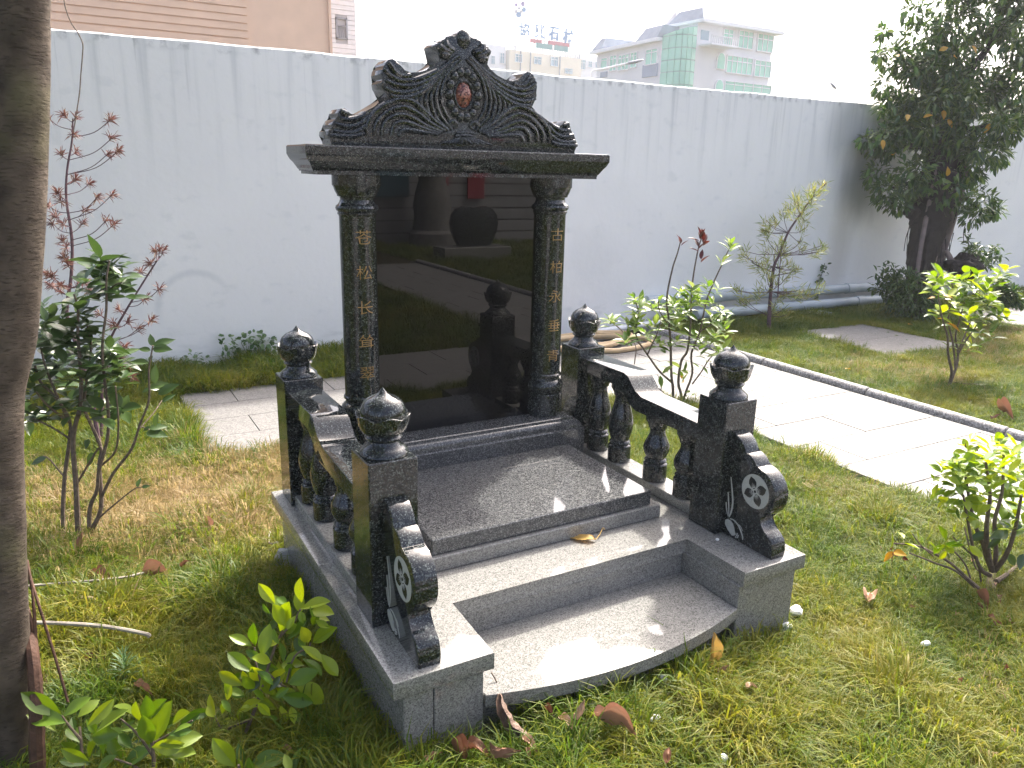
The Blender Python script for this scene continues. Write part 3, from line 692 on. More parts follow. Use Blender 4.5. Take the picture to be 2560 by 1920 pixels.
# columns
ZT = 1.5475
for s in (-1, 1):
    cx, cy = s * .4124, 1.19
    prof = [(.078,.5463),(.0805,.549),(.0805,.640),(.078,.644),(.068,.646),(.068,.651),(.076,.654),(.082,.664),(.083,.675),(.081,.686),(.074,.696),(.066,.703),(.064,.712),(.068,.716),(.072,.720),(.072,.727),(.067,.732),(.066,.740),
            (.066,1.402),(.068,1.408),(.071,1.410),(.071,1.416),(.069,1.419),(.075,1.424),(.078,1.432),(.075,1.441),(.068,1.446),(.064,1.452),(.060,1.462),(.061,1.470),(.070,1.474),(.071,1.479),(.078,1.492),(.083,1.507),(.087,1.512),(.087,ZT-.002),(.085,ZT)]
    b = B(); lathe(b, prof, (cx, cy, 0), 56)
    c = part('column', b, BLK, sharp=28)
    chars = ['苍', '松', '长', '耸', '翠'] if s < 0 else ['古', '柏', '永', '垂', '青']
    ppx = [(275,422),(285,615),(294,806),(300,990),(303,1165)] if s < 0 else [(1328,408),(1320,585),(1312,745),(1303,905),(1297,1070)]
    for ch, (zx, zy) in zip(chars, ppx):
        z = ony(780 + .4581 * zx, 400 + .4581 * zy, cy - .066).z
        b, tw, th = text_mesh(ch, .060, 0.0, -.0004)
        bmesh.ops.triangulate(b, faces=b.faces[:])
        for _ in range(3):
            le = [e for e in b.edges if abs(e.verts[0].co.x - e.verts[1].co.x) > .006]
            if not le: break
            bmesh.ops.subdivide_edges(b, edges=le, cuts=1); bmesh.ops.triangulate(b, faces=b.faces[:])
        g = bmesh.ops.extrude_face_region(b, geom=b.faces[:])
        for v in [q for q in g['geom'] if isinstance(q, bmesh.types.BMVert)]: v.co.z = .0012
        for v in b.verts:
            x, y, zz = v.co; x *= 1.10; y *= .93
            a = -pi / 2 + x / .066; r = .0657 + zz * .9
            v.co = (cx + r * cos(a), cy + r * sin(a), z + y)
        part('character', b, GOLD, c, flat=True)
# cornice
b = B(); cyc = 1.207
prof = [(.577,.100,1.5478),(.577,.100,1.5575),(.588,.088,1.5578),(.588,.088,1.562),(.592,.094,1.567),(.597,.101,1.577),(.604,.108,1.588),(.612,.114,1.597),(.6165,.118,1.606),(.6185,.1215,1.612),(.620,.124,1.615),(.620,.124,1.640),(.617,.121,1.6445),(.612,.116,1.646)]
prof = [(a, d + .004, z) for a, d, z in prof]
rects(b, [(-a, a, cyc - d, cyc + d, z) for a, d, z in prof]); part('cornice', b, BLK, sharp=25)

# pediment: outline traced in metres, mirrored about x = 0, with carved relief
PY = 1.165; ZB = 1.6463
def zp(zx, zy):
    p = ony(680 + .40687 * zx, 40 + .40687 * zy, PY); return (p.x - .004, p.z)
right = [(1170,82),(1205,90),(1228,115),(1236,142),(1252,134),(1275,140),(1292,160),(1305,166),(1325,184),(1336,198),(1350,205),(1358,218),(1345,255),(1328,300),(1352,325),(1395,365),(1440,396),(1490,408),(1525,400),(1550,375),(1565,350),(1585,340),(1606,348),(1622,370),(1624,390),(1638,410),(1642,435),(1630,462),(1640,485),(1636,510),(1622,532),(1600,560),(1640,592),(1690,632),(1735,665),(1765,682),(1786,680),(1796,660),(1812,645),(1832,652),(1844,676),(1840,700),(1860,715),(1872,740),(1869,762),(1886,775),(1888,795),(1872,812)]
ro = [zp(*p) for p in right]
off = ro[0][0]
ro = [(max(0.0, x - 0.004), z) for x, z in ro]; ro[0] = (0.0, ro[0][1])
ro = [(x, z) for x, z in ro if z > ZB + .004] + [(ro[-1][0], ZB)]
outline = ro + [(-x, z) for x, z in ro[::-1][:-1]]
b = B(); prism(b, outline, lambda u, v, w_: (u, w_, v), PY, PY + .11, .004)
ped = part('pediment', b, BLK, sharp=30)
def in_poly(x, z, P_):
    c = False; j = len(P_) - 1
    for i in range(len(P_)):
        if (P_[i][1] > z) != (P_[j][1] > z) and x < (P_[j][0] - P_[i][0]) * (z - P_[i][1]) / (P_[j][1] - P_[i][1]) + P_[i][0]: c = not c
        j = i
    return c
def clip_run(ln, mgn=.005):
    best, cur = [], []
    for p in ln:
        if all(in_poly(p.x + dx * mgn, p.z + dz * mgn, outline) for dx, dz in ((0, 0), (1, 0), (-1, 0), (0, 1), (0, -1))): cur.append(p)
        else:
            if len(cur) > len(best): best = cur
            cur = []
    return cur if len(cur) > len(best) else best
def relief(paths, r0, name='carved_strand', mirror=True, rise=.004):
    for pts in paths:
        for s in ((1, -1) if mirror else (1,)):
            p3 = [(s * (-zp(*q)[0] if mirror else zp(*q)[0]), PY - rise, zp(*q)[1]) for q in pts]
            ln = clip_run(smooth_line(p3, 6)); n = len(ln); b = B()
            if n < 4: continue
            rr = [r0 * (.55 + .45 * sin(pi * (.12 + .80 * i / (n - 1)))) for i in range(n)]
            tube(b, ln, rr, 8); part(name, b, BLK, ped)
A = [[(1172,212),(1090,262),(1000,306),(900,350),(820,370),(768,352),(738,310),(718,282)],
     [(1150,245),(1050,318),(960,366),(870,394),(785,392),(730,362),(692,322),(690,300)],
     [(1105,290),(1010,366),(910,416),(815,430),(735,410),(688,378),(672,350)],
     [(1064,335),(975,412),(885,456),(800,470),(725,452),(680,424),(668,400)],
     [(1040,372),(960,440),(880,486),(800,500),(730,486),(690,462)]]
relief(A, .0112)
Bc = [[(1168,262),(1120,305),(1072,375),(1046,460),(1048,545),(1080,618),(1118,660)],
      [(1140,275),(1072,340),(1025,430),(1012,520),(1035,605),(1085,672)],
      [(1088,318),(1030,392),(985,480),(988,560),(1020,635),(1082,692)],
      [(1016,388),(968,455),(950,520),(965,590),(1010,655)],
      [(975,425),(930,478),(918,530),(935,590),(975,640)],
      [(940,455),(898,490),(890,525),(905,565),(940,605)]]
relief(Bc, .0078)
Cc = [[(1085,702),(1010,648),(940,582),(880,532),(815,510),(740,524),(668,562),(610,618),(585,680),(588,735)],
      [(1065,708),(975,655),(895,594),(820,560),(745,572),(682,612),(640,668),(632,738)],
      [(1048,714),(945,672),(865,625),(795,606),(732,624),(690,664),(678,735)],
      [(1035,720),(935,692),(858,660),(798,650),(752,674),(735,738)],
      [(1025,726),(935,714),(860,702),(805,704),(780,738)]]
relief(Cc, .0100)
Dc = [[(655,512),(595,562),(525,594),(462,598),(425,578),(402,566)],
      [(622,556),(560,612),(490,634),(425,626),(392,610)],
      [(598,612),(540,662),(470,678),(402,662),(358,652)],
      [(580,672),(520,710),(450,716),(390,704),(340,696)],
      [(572,722),(505,738),(425,736),(345,730)]]
relief(Dc, .0105)
relief([[(1108,700),(1090,672),(1102,648),(1128,650),(1138,674),(1122,690)]], .008, 'volute')
relief([[(1135,720),(1190,716),(1240,722)], [(1130,738),(1190,734),(1244,740)]], .008, 'binding_band', False)
fan = [[(1186 + 8 * k, 745), (1186 + 22 * k, 768), (1186 + 40 * k, 788 + 4 * (k / 3.5))] for k in (-3.5,-2.5,-1.5,-.6,.3,1.2,2.2,3.2,4.2)]
fan = [[(x, min(y, 752 + (x - 320) * .045 - 4)) for x, y in f] for f in fan]
relief(fan, .006, 'fan_rib', False)
# shell at the top
relief([[(1120,215),(1078,190),(1068,150),(1080,128)], [(1105,228),(1050,205),(1028,172),(1030,146)], [(1092,244),(1040,235),(1008,215),(1002,190)]], .017, 'shell_lobe')
b = B(); x_, z_ = zp(1172, 142); ball(b, (0, PY + .004, z_), .034, .85, .55, 1.0, 3); part('shell_knob', b, BLK, ped)
# gem ringed with beads
gx, gz = 0.0, zp(1172, 485)[1]
b = B(); ball(b, (gx, PY + .002, gz), .045, .74, .40, 1.0, 3); part('gem', b, RED, ped)
b = B(); ring = [(gx + .037 * cos(t), PY - .003, gz + .0495 * sin(t)) for t in [2*pi*i/40 for i in range(41)]]
tube(b, ring, .0045, 8, cap=False); part('gem_rim', b, BLK, ped)
qb = B(); ball(qb, (0, 0, 0), .0175, 1, .8, 1.1, 2); bead = finish(qb, 'bead', BLK)
for i in range(14):
    t = 2 * pi * (i + .5) / 14 + pi / 2
    put('bead', bead, Matrix.Translation((gx + .059 * cos(t), PY - .002, gz + .079 * sin(t))), ped)

# posts with lotus bud finials
FP = [(.066,.0),(.068,.004),(.066,.011),(.056,.020),(.046,.028),(.042,.040),(.045,.054),(.060,.066),(.068,.082),(.071,.098),(.0735,.111),(.0715,.1125),(.063,.108),(.0635,.116),(.0615,.130),(.054,.145),(.041,.157),(.026,.1645),(.013,.171),(.006,.180),(.001,.187)]
FP = FP[:6] + [(.050,.046),(.052,.051),(.047,.057)] + FP[7:]
def petal(k, r, z, t):
    tip = abs(cos(3 * t)) ** 1.4
    if 11 <= k <= 14:
        if k == 14: return r, z
        return r * (1 + .04 * tip - .03 * (1 - tip)), z + .011 * tip - .004
    if 9 <= k <= 10:
        return r * (1 - .05 * (1 - abs(cos(3 * t))) ** 6), z
    return r, z
fb = B(); lathe(fb, FP, (0, 0, 0), 72, petal); FIN = finish(fb, 'finial', BLK, 40)
XO = .7136; PW = .1415
for s in (-1, 1):
    for y0 in (.2544, 1.1632):
        b = B(); x0, x1 = sorted((s * XO, s * (XO - PW))); box(b, x0, x1, y0, y0 + PW, HS + .0003, .8211, .003)
        p = part('post', b, BLK)
        put('finial', FIN, Matrix.Translation(((x0 + x1) / 2, y0 + PW / 2, .8213)) @ Matrix.Rotation(U(0, 1), 4, 'Z'), p)
    # curb stone under the balusters
    b = B(); x0, x1 = sorted((s * .598, s * .700)); box(b, x0, x1, .3962, 1.1628, HS + .0003, .372, .003); part('curb_stone', b, GRY)
    # stepped hand rail
    def S(y0, z0, y1, z1, n=10): return [(y0 + (y1 - y0) * i / n, z0 + (z1 - z0) * (.5 - .5 * cos(pi * i / n))) for i in range(n + 1)]
    top = [(1.1628, .786)] + S(.855, .786, .735, .714) + [(.3962, .706)]
    bot = [(.3962, .642)] + S(.765, .650, .895, .722) + [(1.1628, .722)]
    b = B(); x0, x1 = sorted((s * .585, s * .706)); prism(b, top + bot, YZ, x0, x1, .005); part('hand_rail', b, BLK, sharp=28)
    # balusters
    for yc, zt in ((1.085, .7225), (.925, .7225), (.685, .6485), (.500, .6455)):
        z0 = .3722; H = zt - z0
        pf = [(.046,0),(.049,.003),(.049,.070),(.046,.074),(.041,.077),(.043,.081),(.046,.086),(.043,.091),(.038,.095),(.040,.100)]
        k = (H - .10 - .075)
        pf += [(.047,.10+.12*k),(.0525,.10+.28*k),(.0535,.10+.42*k),(.049,.10+.58*k),(.040,.10+.76*k),(.033,.10+.92*k),(.031,.10+k)]
        pf += [(.031,H-.058),(.036,H-.054),(.037,H-.048),(.040,H-.040),(.046,H-.028),(.049,H-.024),(.050,H-.02),(.050,H)]
        b = B(); lathe(b, pf, (s * .643, yc, z0), 36); part('baluster', b, BLK, sharp=30)
    # scrolled bracket stone in front of the front post
    pr = [(.2540,.330),(.2540,.716),(.243,.713),(.228,.709),(.212,.699),(.197,.684),(.187,.668),(.184,.659)]
    pr += [(.175,.662),(.160,.657),(.146,.648),(.134,.636),(.129,.628)]
    pr += [(.124 + .0865 * cos(a), .5405 + .0865 * sin(a)) for a in [radians(92 + q * 12.5) for q in range(1, 13)]]
    pr += [(.094,.452),(.090,.438),(.080,.424),(.064,.413),(.046,.404),(.033,.392),(.027,.378),(.025,.356),(.025,.3303)]
    x0, x1 = (.608, .672) if s > 0 else (-.672, -.608)
    b = B(); prism(b, pr[::-1], YZ, x0, x1, .003); br = part('bracket_stone', b, BLK, sharp=28)
    for xf, sg_ in ((x0, -1), (x1, 1)):
        def flat_poly(name, pts, mt, h0, h1, par):
            bb = B(); lo = [bb.verts.new((xf + sg_ * h0, y, z)) for y, z in pts]; hi = [bb.verts.new((xf + sg_ * h1, y, z)) for y, z in pts]; n = len(pts)
            bb.faces.new(hi); bb.faces.new(lo[::-1])
            for i in range(n): bb.faces.new((lo[i], lo[(i+1) % n], hi[(i+1) % n], hi[i]))
            return part(name, bb, mt, par, flat=True)
        mc = (.125, .541); mr_ = .0605
        flat_poly('medallion', [(mc[0] + mr_ * cos(2*pi*i/40), mc[1] + mr_ * sin(2*pi*i/40)) for i in range(40)], ETCH, -.001, .0008, br)
        for q in range(4):
            a = radians(62 + 90 * q); ca, sa = cos(a), sin(a)
            o_ = [(.010, .004), (.018, .013), (.030, .0175), (.041, .013), (.053, 0), (.041, -.013), (.030, -.0175), (.018, -.013), (.010, -.004)]
            flat_poly('petal', [(mc[0] + u * ca - v * sa, mc[1] + u * sa + v * ca) for u, v in o_], DRKF, .0002, .0014, br)
            for k in (-2, -1, 0, 1, 2):
                a2 = a + k * .2; r0, r1 = .013, .030 - .003 * abs(k); wv = .0011
                flat_poly('petal_line', [(mc[0] + r0 * cos(a2) - wv * sin(a2), mc[1] + r0 * sin(a2) + wv * cos(a2)), (mc[0] + r1 * cos(a2), mc[1] + r1 * sin(a2)), (mc[0] + r0 * cos(a2) + wv * sin(a2), mc[1] + r0 * sin(a2) - wv * cos(a2))], ETCH, .0004, .0020, br)
        flat_poly('flower_eye', [(mc[0] + .005 * cos(2*pi*i/12), mc[1] + .005 * sin(2*pi*i/12)) for i in range(12)], DRKF, .0003, .0016, br)
        # etched stems and bud below the flower
        def ribbon(pts, w0, w1):
            ln = smooth_line([(p[0], p[1], 0) for p in pts], 5); n = len(ln); L, Rr = [], []
            for i, p in enumerate(ln):
                t = (ln[min(i+1, n-1)] - ln[max(i-1, 0)]).normalized(); k = i / (n - 1); w_ = (w0 + (w1 - w0) * k) * (.35 + .65 * sin(pi * min(1, .08 + k * .92)) ** .7)
                L.append((p.x - t.y * w_, p.y + t.x * w_)); Rr.append((p.x + t.y * w_, p.y - t.x * w_))
            flat_poly('etched_stem', L + Rr[::-1], ETCH, -.0008, .0009, br)
        ribbon([(.240,.552),(.229,.510),(.219,.462),(.222,.425),(.229,.402)], .0028, .0042)
        ribbon([(.246,.492),(.241,.470),(.234,.430),(.231,.404)], .0030, .0022)
        ribbon([(.250,.452),(.245,.428),(.235,.404)], .0028, .0015)
        ribbon([(.224,.398),(.205,.400),(.180,.388),(.160,.362),(.155,.346)], .0022, .0040)
        ribbon([(.190,.394),(.172,.390),(.160,.378)], .0020, .0010)
        bud = [(.246,.384),(.236,.392),(.222,.393),(.208,.386),(.200,.374),(.196,.362),(.190,.352),(.196,.344),(.206,.340),(.218,.346),(.232,.356),(.244,.368)]
        flat_poly('etched_bud', bud, ETCH, -.0008, .0008, br)
        for dy, dz in ((.186,.350),(.180,.345),(.188,.342),(.178,.352),(.183,.357)):
            flat_poly('etched_seed', [(dy + .0032 * cos(2*pi*i/9), dz + .0032 * sin(2*pi*i/9)) for i in range(9)], ETCH, -.0006, .0008, br)

# ================================================================== PLANTS
def leaf_mesh(name, mt, wf=.42, fold=.25, curl=.25, tip=1.3, n=6, ruffle=0.0, across=2, pk=.85, fp=1.0):
    """a leaf of length 1 along +Y, folded on its midrib and curled"""
    b = B(); rows = []
    for i in range(n + 1):
        t = i / n; ww = wf * (sin(pi * min(1, t ** pk)) ** .8) * (1 - .15 * t) * .5 if 0 < t < 1 else .004
        if t > .75: ww *= ((1 - t) / .25) ** (tip - 1) if t < 1 else 1
        zc = -curl * t * t + ruffle * sin(t * 9 + wf * 30) * .05
        yy = t * (1 - .10 * curl)
        row = []
        for q in range(-across, across + 1):
            s = q / across
            row.append(b.verts.new((ww * s, yy, zc + fold * ww * abs(s) ** fp + ruffle * .05 * sin(t * 13 + q * 2.1))))
        rows.append(row)
    for p, q in zip(rows, rows[1:]):
        for k in range(2 * across): b.faces.new((p[k], p[k+1], q[k+1], q[k]))
    return finish(b, name, mt, 60)
def leaf_matrix(base, tip, nrm, wscale=1.0):
    base, tip = Vector(base), Vector(tip); y = tip - base; L = y.length; y.normalize()
    nrm = Vector(nrm); x = y.cross(nrm)
    if x.length < 1e-5: x = y.orthogonal()
    x.normalize(); z = x.cross(y)
    mm = Matrix((x * L * wscale, y * L, z * L)).transposed().to_4x4(); mm.translation = base; return mm
UPV = Vector((0, 0, 1))
def rvec(s=1.0): return Vector((U(-1, 1), U(-1, 1), U(-1, 1))) * s
def whorl(parent, meshes, c, axis, k, L, spread=.8, up=.25, lift=.02, name='leaf', ws=1.0):
    """k leaves round a twig end"""
    axis = Vector(axis).normalized(); a = axis.orthogonal().normalized(); bq = axis.cross(a); ph = U(0, 6.28)
    for i in range(k):
        t = ph + 2.4 * i; d = (a * cos(t) + bq * sin(t)) * spread + axis * (up + .7 * (i / max(1, k)) - .1) + rvec(.22)
        d.normalize(); l = L * U(.75, 1.15); base = Vector(c) - axis * (L * .5 * (1 - i / max(1, k))) + d * lift * .3
        put(name, random.choice(meshes), leaf_matrix(base, base + d * l, axis * .9 + UPV * .4 + rvec(.3), ws), parent)
def stems(t, lines, mt, name='stem', jit=.03, seg=7):
    """each line: list of (px,py) with radius pair, all near depth d; returns 3d tips"""
    tips = []
    for pts, d, r0, r1 in lines:
        p3 = []
        dd = U(-jit, jit)
        for i, q in enumerate(pts):
            p3.append(atd(q[0], q[1], d + dd * i / max(1, len(pts) - 1) * 2) if len(q) == 2 else atd(q[0], q[1], d + q[2]))
        ln = smooth_line(p3, 4) if len(p3) > 2 else p3; n = len(ln); b = B()
        tube(b, ln, [r0 + (r1 - r0) * i / (n - 1) for i in range(n)], seg, .06); obj(name, b, mt, t); tips.append((ln[-1], (ln[-1] - ln[-2]).normalized()))
    return tips
CAML = [leaf_mesh('leaf', LF_CAM, w_, f, c) for w_, f, c in ((.46,.3,.12), (.50,.25,.22), (.42,.35,.05))]
YELL = [leaf_mesh('leaf', LF_YEL, w_, f, c, tip=1.0, pk=1.25, n=8) for w_, f, c in ((.48,.45,.10), (.52,.40,.22), (.44,.6,.06), (.48,.45,-.14))]
MIDL = [leaf_mesh('leaf', LF_MID, w_, f, c) for w_, f, c in ((.36,.4,.15), (.40,.35,.28), (.33,.4,.05))]
REDL = [leaf_mesh('leaf', LF_RED, .42, .5, .1)]
ORAL = [leaf_mesh('leaf', LF_ORANGE, .5, .3, .3)]

# ---- big tree trunk close on the left, with aerial roots
tt = thing('foreground_tree', 'ringed grey brown tree trunk at the left edge with hanging roots', 'tree', (-1.63, .5, 0))
prof_t = [(38,2010,62,.5), (36,1900,48,.5), (30,1780,44,.5), (14,1640,56,.5), (4,1500,57,.5), (-2,1340,59,.5), (-7,1150,58,.5), (-4,980,57,.5), (18,836,66,.5), (36,600,66,.5), (48,416,63,.5), (58,200,59,.5), (64,0,55,.5), (74,-220,54,.5), (84,-520,52,.5)]
pts, rad = [], []
for px, py, r, yy in prof_t:
    d = depth_of(ony(px, py, yy)); pts.append(ony(px, py, yy)); rad.append(r * d / FPX)
pts[0].z = -.06
ln = smooth_line(pts, 6); rr = []
for i in range(len(ln)):
    k = min(i / 6, len(rad) - 1.0001); a = int(k); rr.append(rad[a] + (rad[a+1] - rad[a]) * (k - a))
b = B(); tube(b, ln, rr, 28, .012); obj('trunk', b, BARK, tt)
def tpt(px, py, dd=0.0): return atd(px, py, 2.03 + dd)
for pts, r0, r1, mt in (([(70,1570,-.05),(82,1640,-.09),(90,1740,-.10),(92,1830,-.10),(95,1960,-.08)], .014, .019, ROOT), ([(30,1230,-.07),(14,1280,-.08),(10,1340,-.08),(0,1400,-.07)], .006, .004, BARK), ([(60,1500,-.02),(74,1540,-.06),(82,1600,-.06),(84,1680,-.06)], .005, .006, ROOT),
      ([(68,1400,-.03),(80,1470,-.06),(86,1560,-.06),(94,1660,-.07),(96,1760,-.07),(104,1900,-.07)], .0032, .0028, ROOT), ([(72,1430,-.02),(90,1490,-.05),(112,1560,-.05),(140,1650,-.05),(170,1755,-.05)], .0035, .0032, ROOT),
      ([(72,1440,-.02),(84,1500,-.05),(92,1590,-.06),(98,1680,-.06)], .0025, .0022, ROOT), ([(62,1560,-.06),(48,1660,-.07),(14,1740,-.08)], .004, .003, BARK)):
    b = B(); ln = smooth_line([tpt(*p) for p in pts], 5); n = len(ln); tube(b, ln, [r0 + (r1 - r0) * i / (n - 1) for i in range(n)], 8, .06); obj('aerial_root', b, mt, tt)
# its crown, above the frame
cc = Vector((-1.7, .55, 3.9)); b = B()
for i in range(9):
    a = 2 * pi * i / 9; e = cc + Vector((cos(a) * U(.5, .9), sin(a) * U(.5, .9), U(-.2, .9))); tube(b, smooth_line([tuple(ony(84, -520, .5)), tuple(ony(84, -520, .5).lerp(e, .5) + rvec(.1)), tuple(e)]), [.03, .025, .02, .018, .016, .014, .012, .012, .010, .008, .006, .006, .006][:13], 7)
obj('limbs', b, BARK, tt)
def leaf_cloud(bm, c, r, n, L, wf=.42, ok=None, squash=1.0, droop=.3):
    for _ in range(n):
        for _try in range(6):
            v = rvec(); 
            if v.length <= 1: break
        v = v.normalized() * (v.length ** .6); p = Vector(c) + Vector((v.x * r, v.y * r, v.z * r * squash))
        if ok and not ok(p): continue
        d = (v.normalized() * .7 + rvec(.7) + Vector((0, 0, -droop))).normalized(); l = L * U(.7, 1.2); s = d.cross(UPV + rvec(.5)); s = s.normalized() * l * wf * .5; nn = s.cross(d).normalized() * l * .07
        a0 = bm.verts.new(p); m1 = bm.verts.new(p + d * l * .3 + s * .85 + nn); m2 = bm.verts.new(p + d * l * .3 - s * .85 + nn); k1 = bm.verts.new(p + d * l * .68 + s * .75 + nn * .6); k2 = bm.verts.new(p + d * l * .68 - s * .75 + nn * .6)
        c1 = bm.verts.new(p + d * l * .3); c2 = bm.verts.new(p + d * l * .68 - nn * .3); e = bm.verts.new(p + d * l - nn * 1.2)
        for f in ((a0, c1, m1), (a0, m2, c1), (m1, c1, c2, k1), (c1, m2, k2, c2), (k1, c2, e), (c2, k2, e)): bm.faces.new(f)
b = B()
def off_frame(p):
    d = (p - CAM).dot(FW)
    if d < .3: return (p - CAM).length > .9
    q = p - CAM; px, py = 1280 + FPX * q.dot(RT) / d, 960 - FPX * q.dot(UP) / d
    return px < -120 or py < -90
for _ in range(150):
    c = Vector((U(-4.6, -.9), U(-2.2, 2.6), U(2.3, 4.6)))
    if ((c.x + 2.7) / 1.9) ** 2 + ((c.y - .2) / 2.4) ** 2 > 1: continue
    leaf_cloud(b, c, .42, 62, .12, ok=off_frame)
o = obj('crown', b, LF_TREE, tt); o['kind'] = 'stuff'

# ---- camellia behind the trunk
f8 = lambda x, y: (x * .5063, 560 + y * .5063)
f7 = lambda x, y: (x * .4221, 600 + y * .4221)
D = 3.25; ct = thing('camellia_shrub', 'dark glossy leaved shrub with bare crooked stems beside the big trunk', 'shrub', (-1.45, 1.86, 0))
bs = f8(392, 1610)
SL = [([bs, f8(345,1560), f8(312,1480), f8(320,1250), f8(345,1060), f8(340,960), f8(270,850), f8(200,780), f8(170,690)], .010, .005), ([bs, f8(385,1500), f8(375,1280), f8(360,1060), f8(395,900), f8(400,760), f8(385,560), f8(385,420), f8(365,345)], .013, .004),
      ([bs, f8(440,1530), f8(500,1400), f8(490,1200), f8(500,1110), f8(450,990), f8(415,900), f8(430,760), f8(450,600), f8(425,480)], .011, .004), ([f8(440,1530), f8(445,1400), f8(480,1310), f8(490,1210), f8(530,1060), f8(535,930), f8(515,760), f8(505,600), f8(525,420), f8(525,280), f8(540,180)], .009, .004),
      ([f8(500,1350), f8(560,1230), f8(650,1110), f8(690,990), f8(735,870), f8(735,720), f8(755,600)], .007, .003), ([f8(490,1450), f8(560,1390), f8(660,1310), f8(700,1300)], .004, .002), ([f8(345,1060), f8(250,1000), f8(160,960)], .005, .003), ([f8(320,1250), f8(230,1150), f8(180,1165)], .004, .002),
      ([f8(505,1190), f8(570,1120), f8(585,980), f8(570,800)], .005, .003), ([f8(690,1010), f8(760,930), f8(800,870)], .003, .002), ([f8(700,1000), f8(750,1020), f8(765,1000)], .003, .002), ([f8(500,240), f8(480,220)], .003, .002), ([f8(370,1300), f8(470,1130), f8(500,1100)], .005, .004), ([f8(525,340), f8(570,300), f8(600,290)], .003, .002),
      ([f8(345,980), f8(240,900), f8(180,830)], .006, .003), ([f8(330,960), f8(230,720), f8(190,560)], .006, .003)]
stems(ct, [(p, D, a, c) for p, a, c in SL], STEM, jit=.10)
LFC = [(365,350),(385,390),(400,430),(260,440),(230,480),(300,470),(380,490),(440,480),(330,530),(410,530),(470,530),(240,560),(290,570),(370,590),(450,580),(190,580),(520,590),(330,640),(400,640),(470,640),(550,650),(220,660),(280,670),(380,700),(440,690),(510,700),(580,690),(180,700),(320,730),(420,740),(560,740),(600,745),(500,770),(460,800),(400,800),(380,840),(350,850),(280,790),(270,710),(200,740),(160,780),(340,900),(440,880),(500,910),(520,870),(590,900),(200,420),(210,380),(195,510),(580,640),(550,600),(140,840),(170,940),(130,930),(230,920),
       (450,200),(520,230),(540,180),(560,260),(480,260),(600,250),(610,320),(570,290),(420,270),(530,320),(480,350),(590,190),(500,150)]
for q in LFC:
    p = atd(*f8(*q), D + U(-.13, .13)); whorl(ct, CAML, p, rvec(.5) + Vector((0, 0, 1)), random.choice((6, 7, 7)), U(.078, .105), .9, .05, .01, ws=1.15)
for bx, by, tx, ty in ((755,605,740,540),(755,605,865,562),(755,615,840,610),(745,625,680,610),(735,685,640,678),(750,650,735,680),(765,790,768,690),(735,810,830,780),(740,815,790,810),(740,810,700,830),(800,880,865,835),(780,840,880,785),(765,1000,780,930),(735,1010,825,990),(720,1030,825,1035),(740,1000,705,1020),(700,1300,740,1290),(680,1300,690,1250),(230,1155,150,1185),(440,1060,420,1110),(470,1130,420,1200),(415,1080,440,1060),(385,900,420,870),(590,900,610,940),(500,910,480,940)):
    p0 = atd(*f8(bx, by), D); p1 = atd(*f8(tx, ty), D + U(-.03, .03)); put('leaf', random.choice(CAML), leaf_matrix(p0, p1, UPV * .6 - FW * .7 + rvec(.2), 1.1), ct)
b = B(); 
lm = leaf_mesh('dry_leaf', LF_DRY, .5, .4, .5, ruffle=1.0)
# ---- withered conifer sapling and the thin vine on it
D = 4.25; wt = thing('withered_sapling', 'withered conifer sapling with red brown needle tufts against the white wall', 'sapling', (-1.3, 3.0, 0))
c7 = lambda x, y: (x * .416, y * .416)
base = (252, 1132)
stems(wt, [([base, (225, 980), (190, 860), (167, 783), (178, 690), (180, 600), (166, 499), (168, 424), (180, 353), (182, 297)], D, .013, .004), ([base, (255, 1000), (255, 914), (278, 843), (314, 778), (354, 712), (400, 640)], D + .1, .010, .004)], STEMP, 'trunk')
TUF = [c7(*q) for q in ((380,685),(457,690),(670,715),(680,825),(660,915),(715,905),(360,920),(460,905),(455,1075),(540,1100),(590,1180),(680,1165),(345,1155),(500,1335),(690,1345),(648,1315),(395,1480),(285,1230),(370,1340),(310,1335),(330,1290),(365,1440),(440,800),(280,700),(380,1540),(360,1200),(520,1260))] + \
      [f8(*q) for q in ((690,230),(720,365),(795,315),(755,470),(640,475),(690,510),(250,250),(230,245),(655,755),(485,440),(740,190),(620,600),(790,120),(810,125),(770,130),(300,300),(330,190),(420,280),(390,300),(590,420),(560,490),(440,330),(300,330),(250,300),(620,690),(600,660),(560,620))]
TR1 = [(167,783),(178,690),(180,600),(166,499),(168,424),(180,353),(182,297)]; TR2 = [(255,914),(278,843),(314,778),(354,712),(400,640)]
def near(tr, q):
    best = None
    for a, c in zip(tr, tr[1:]):
        for k in range(6):
            x, y = a[0] + (c[0] - a[0]) * k / 6, a[1] + (c[1] - a[1]) * k / 6
            s = abs(x - q[0]) + abs(y - (q[1] + .45 * abs(x - q[0]) + 6)) * 1.0
            if best is None or s < best[0]: best = (s, (x, y))
    return best
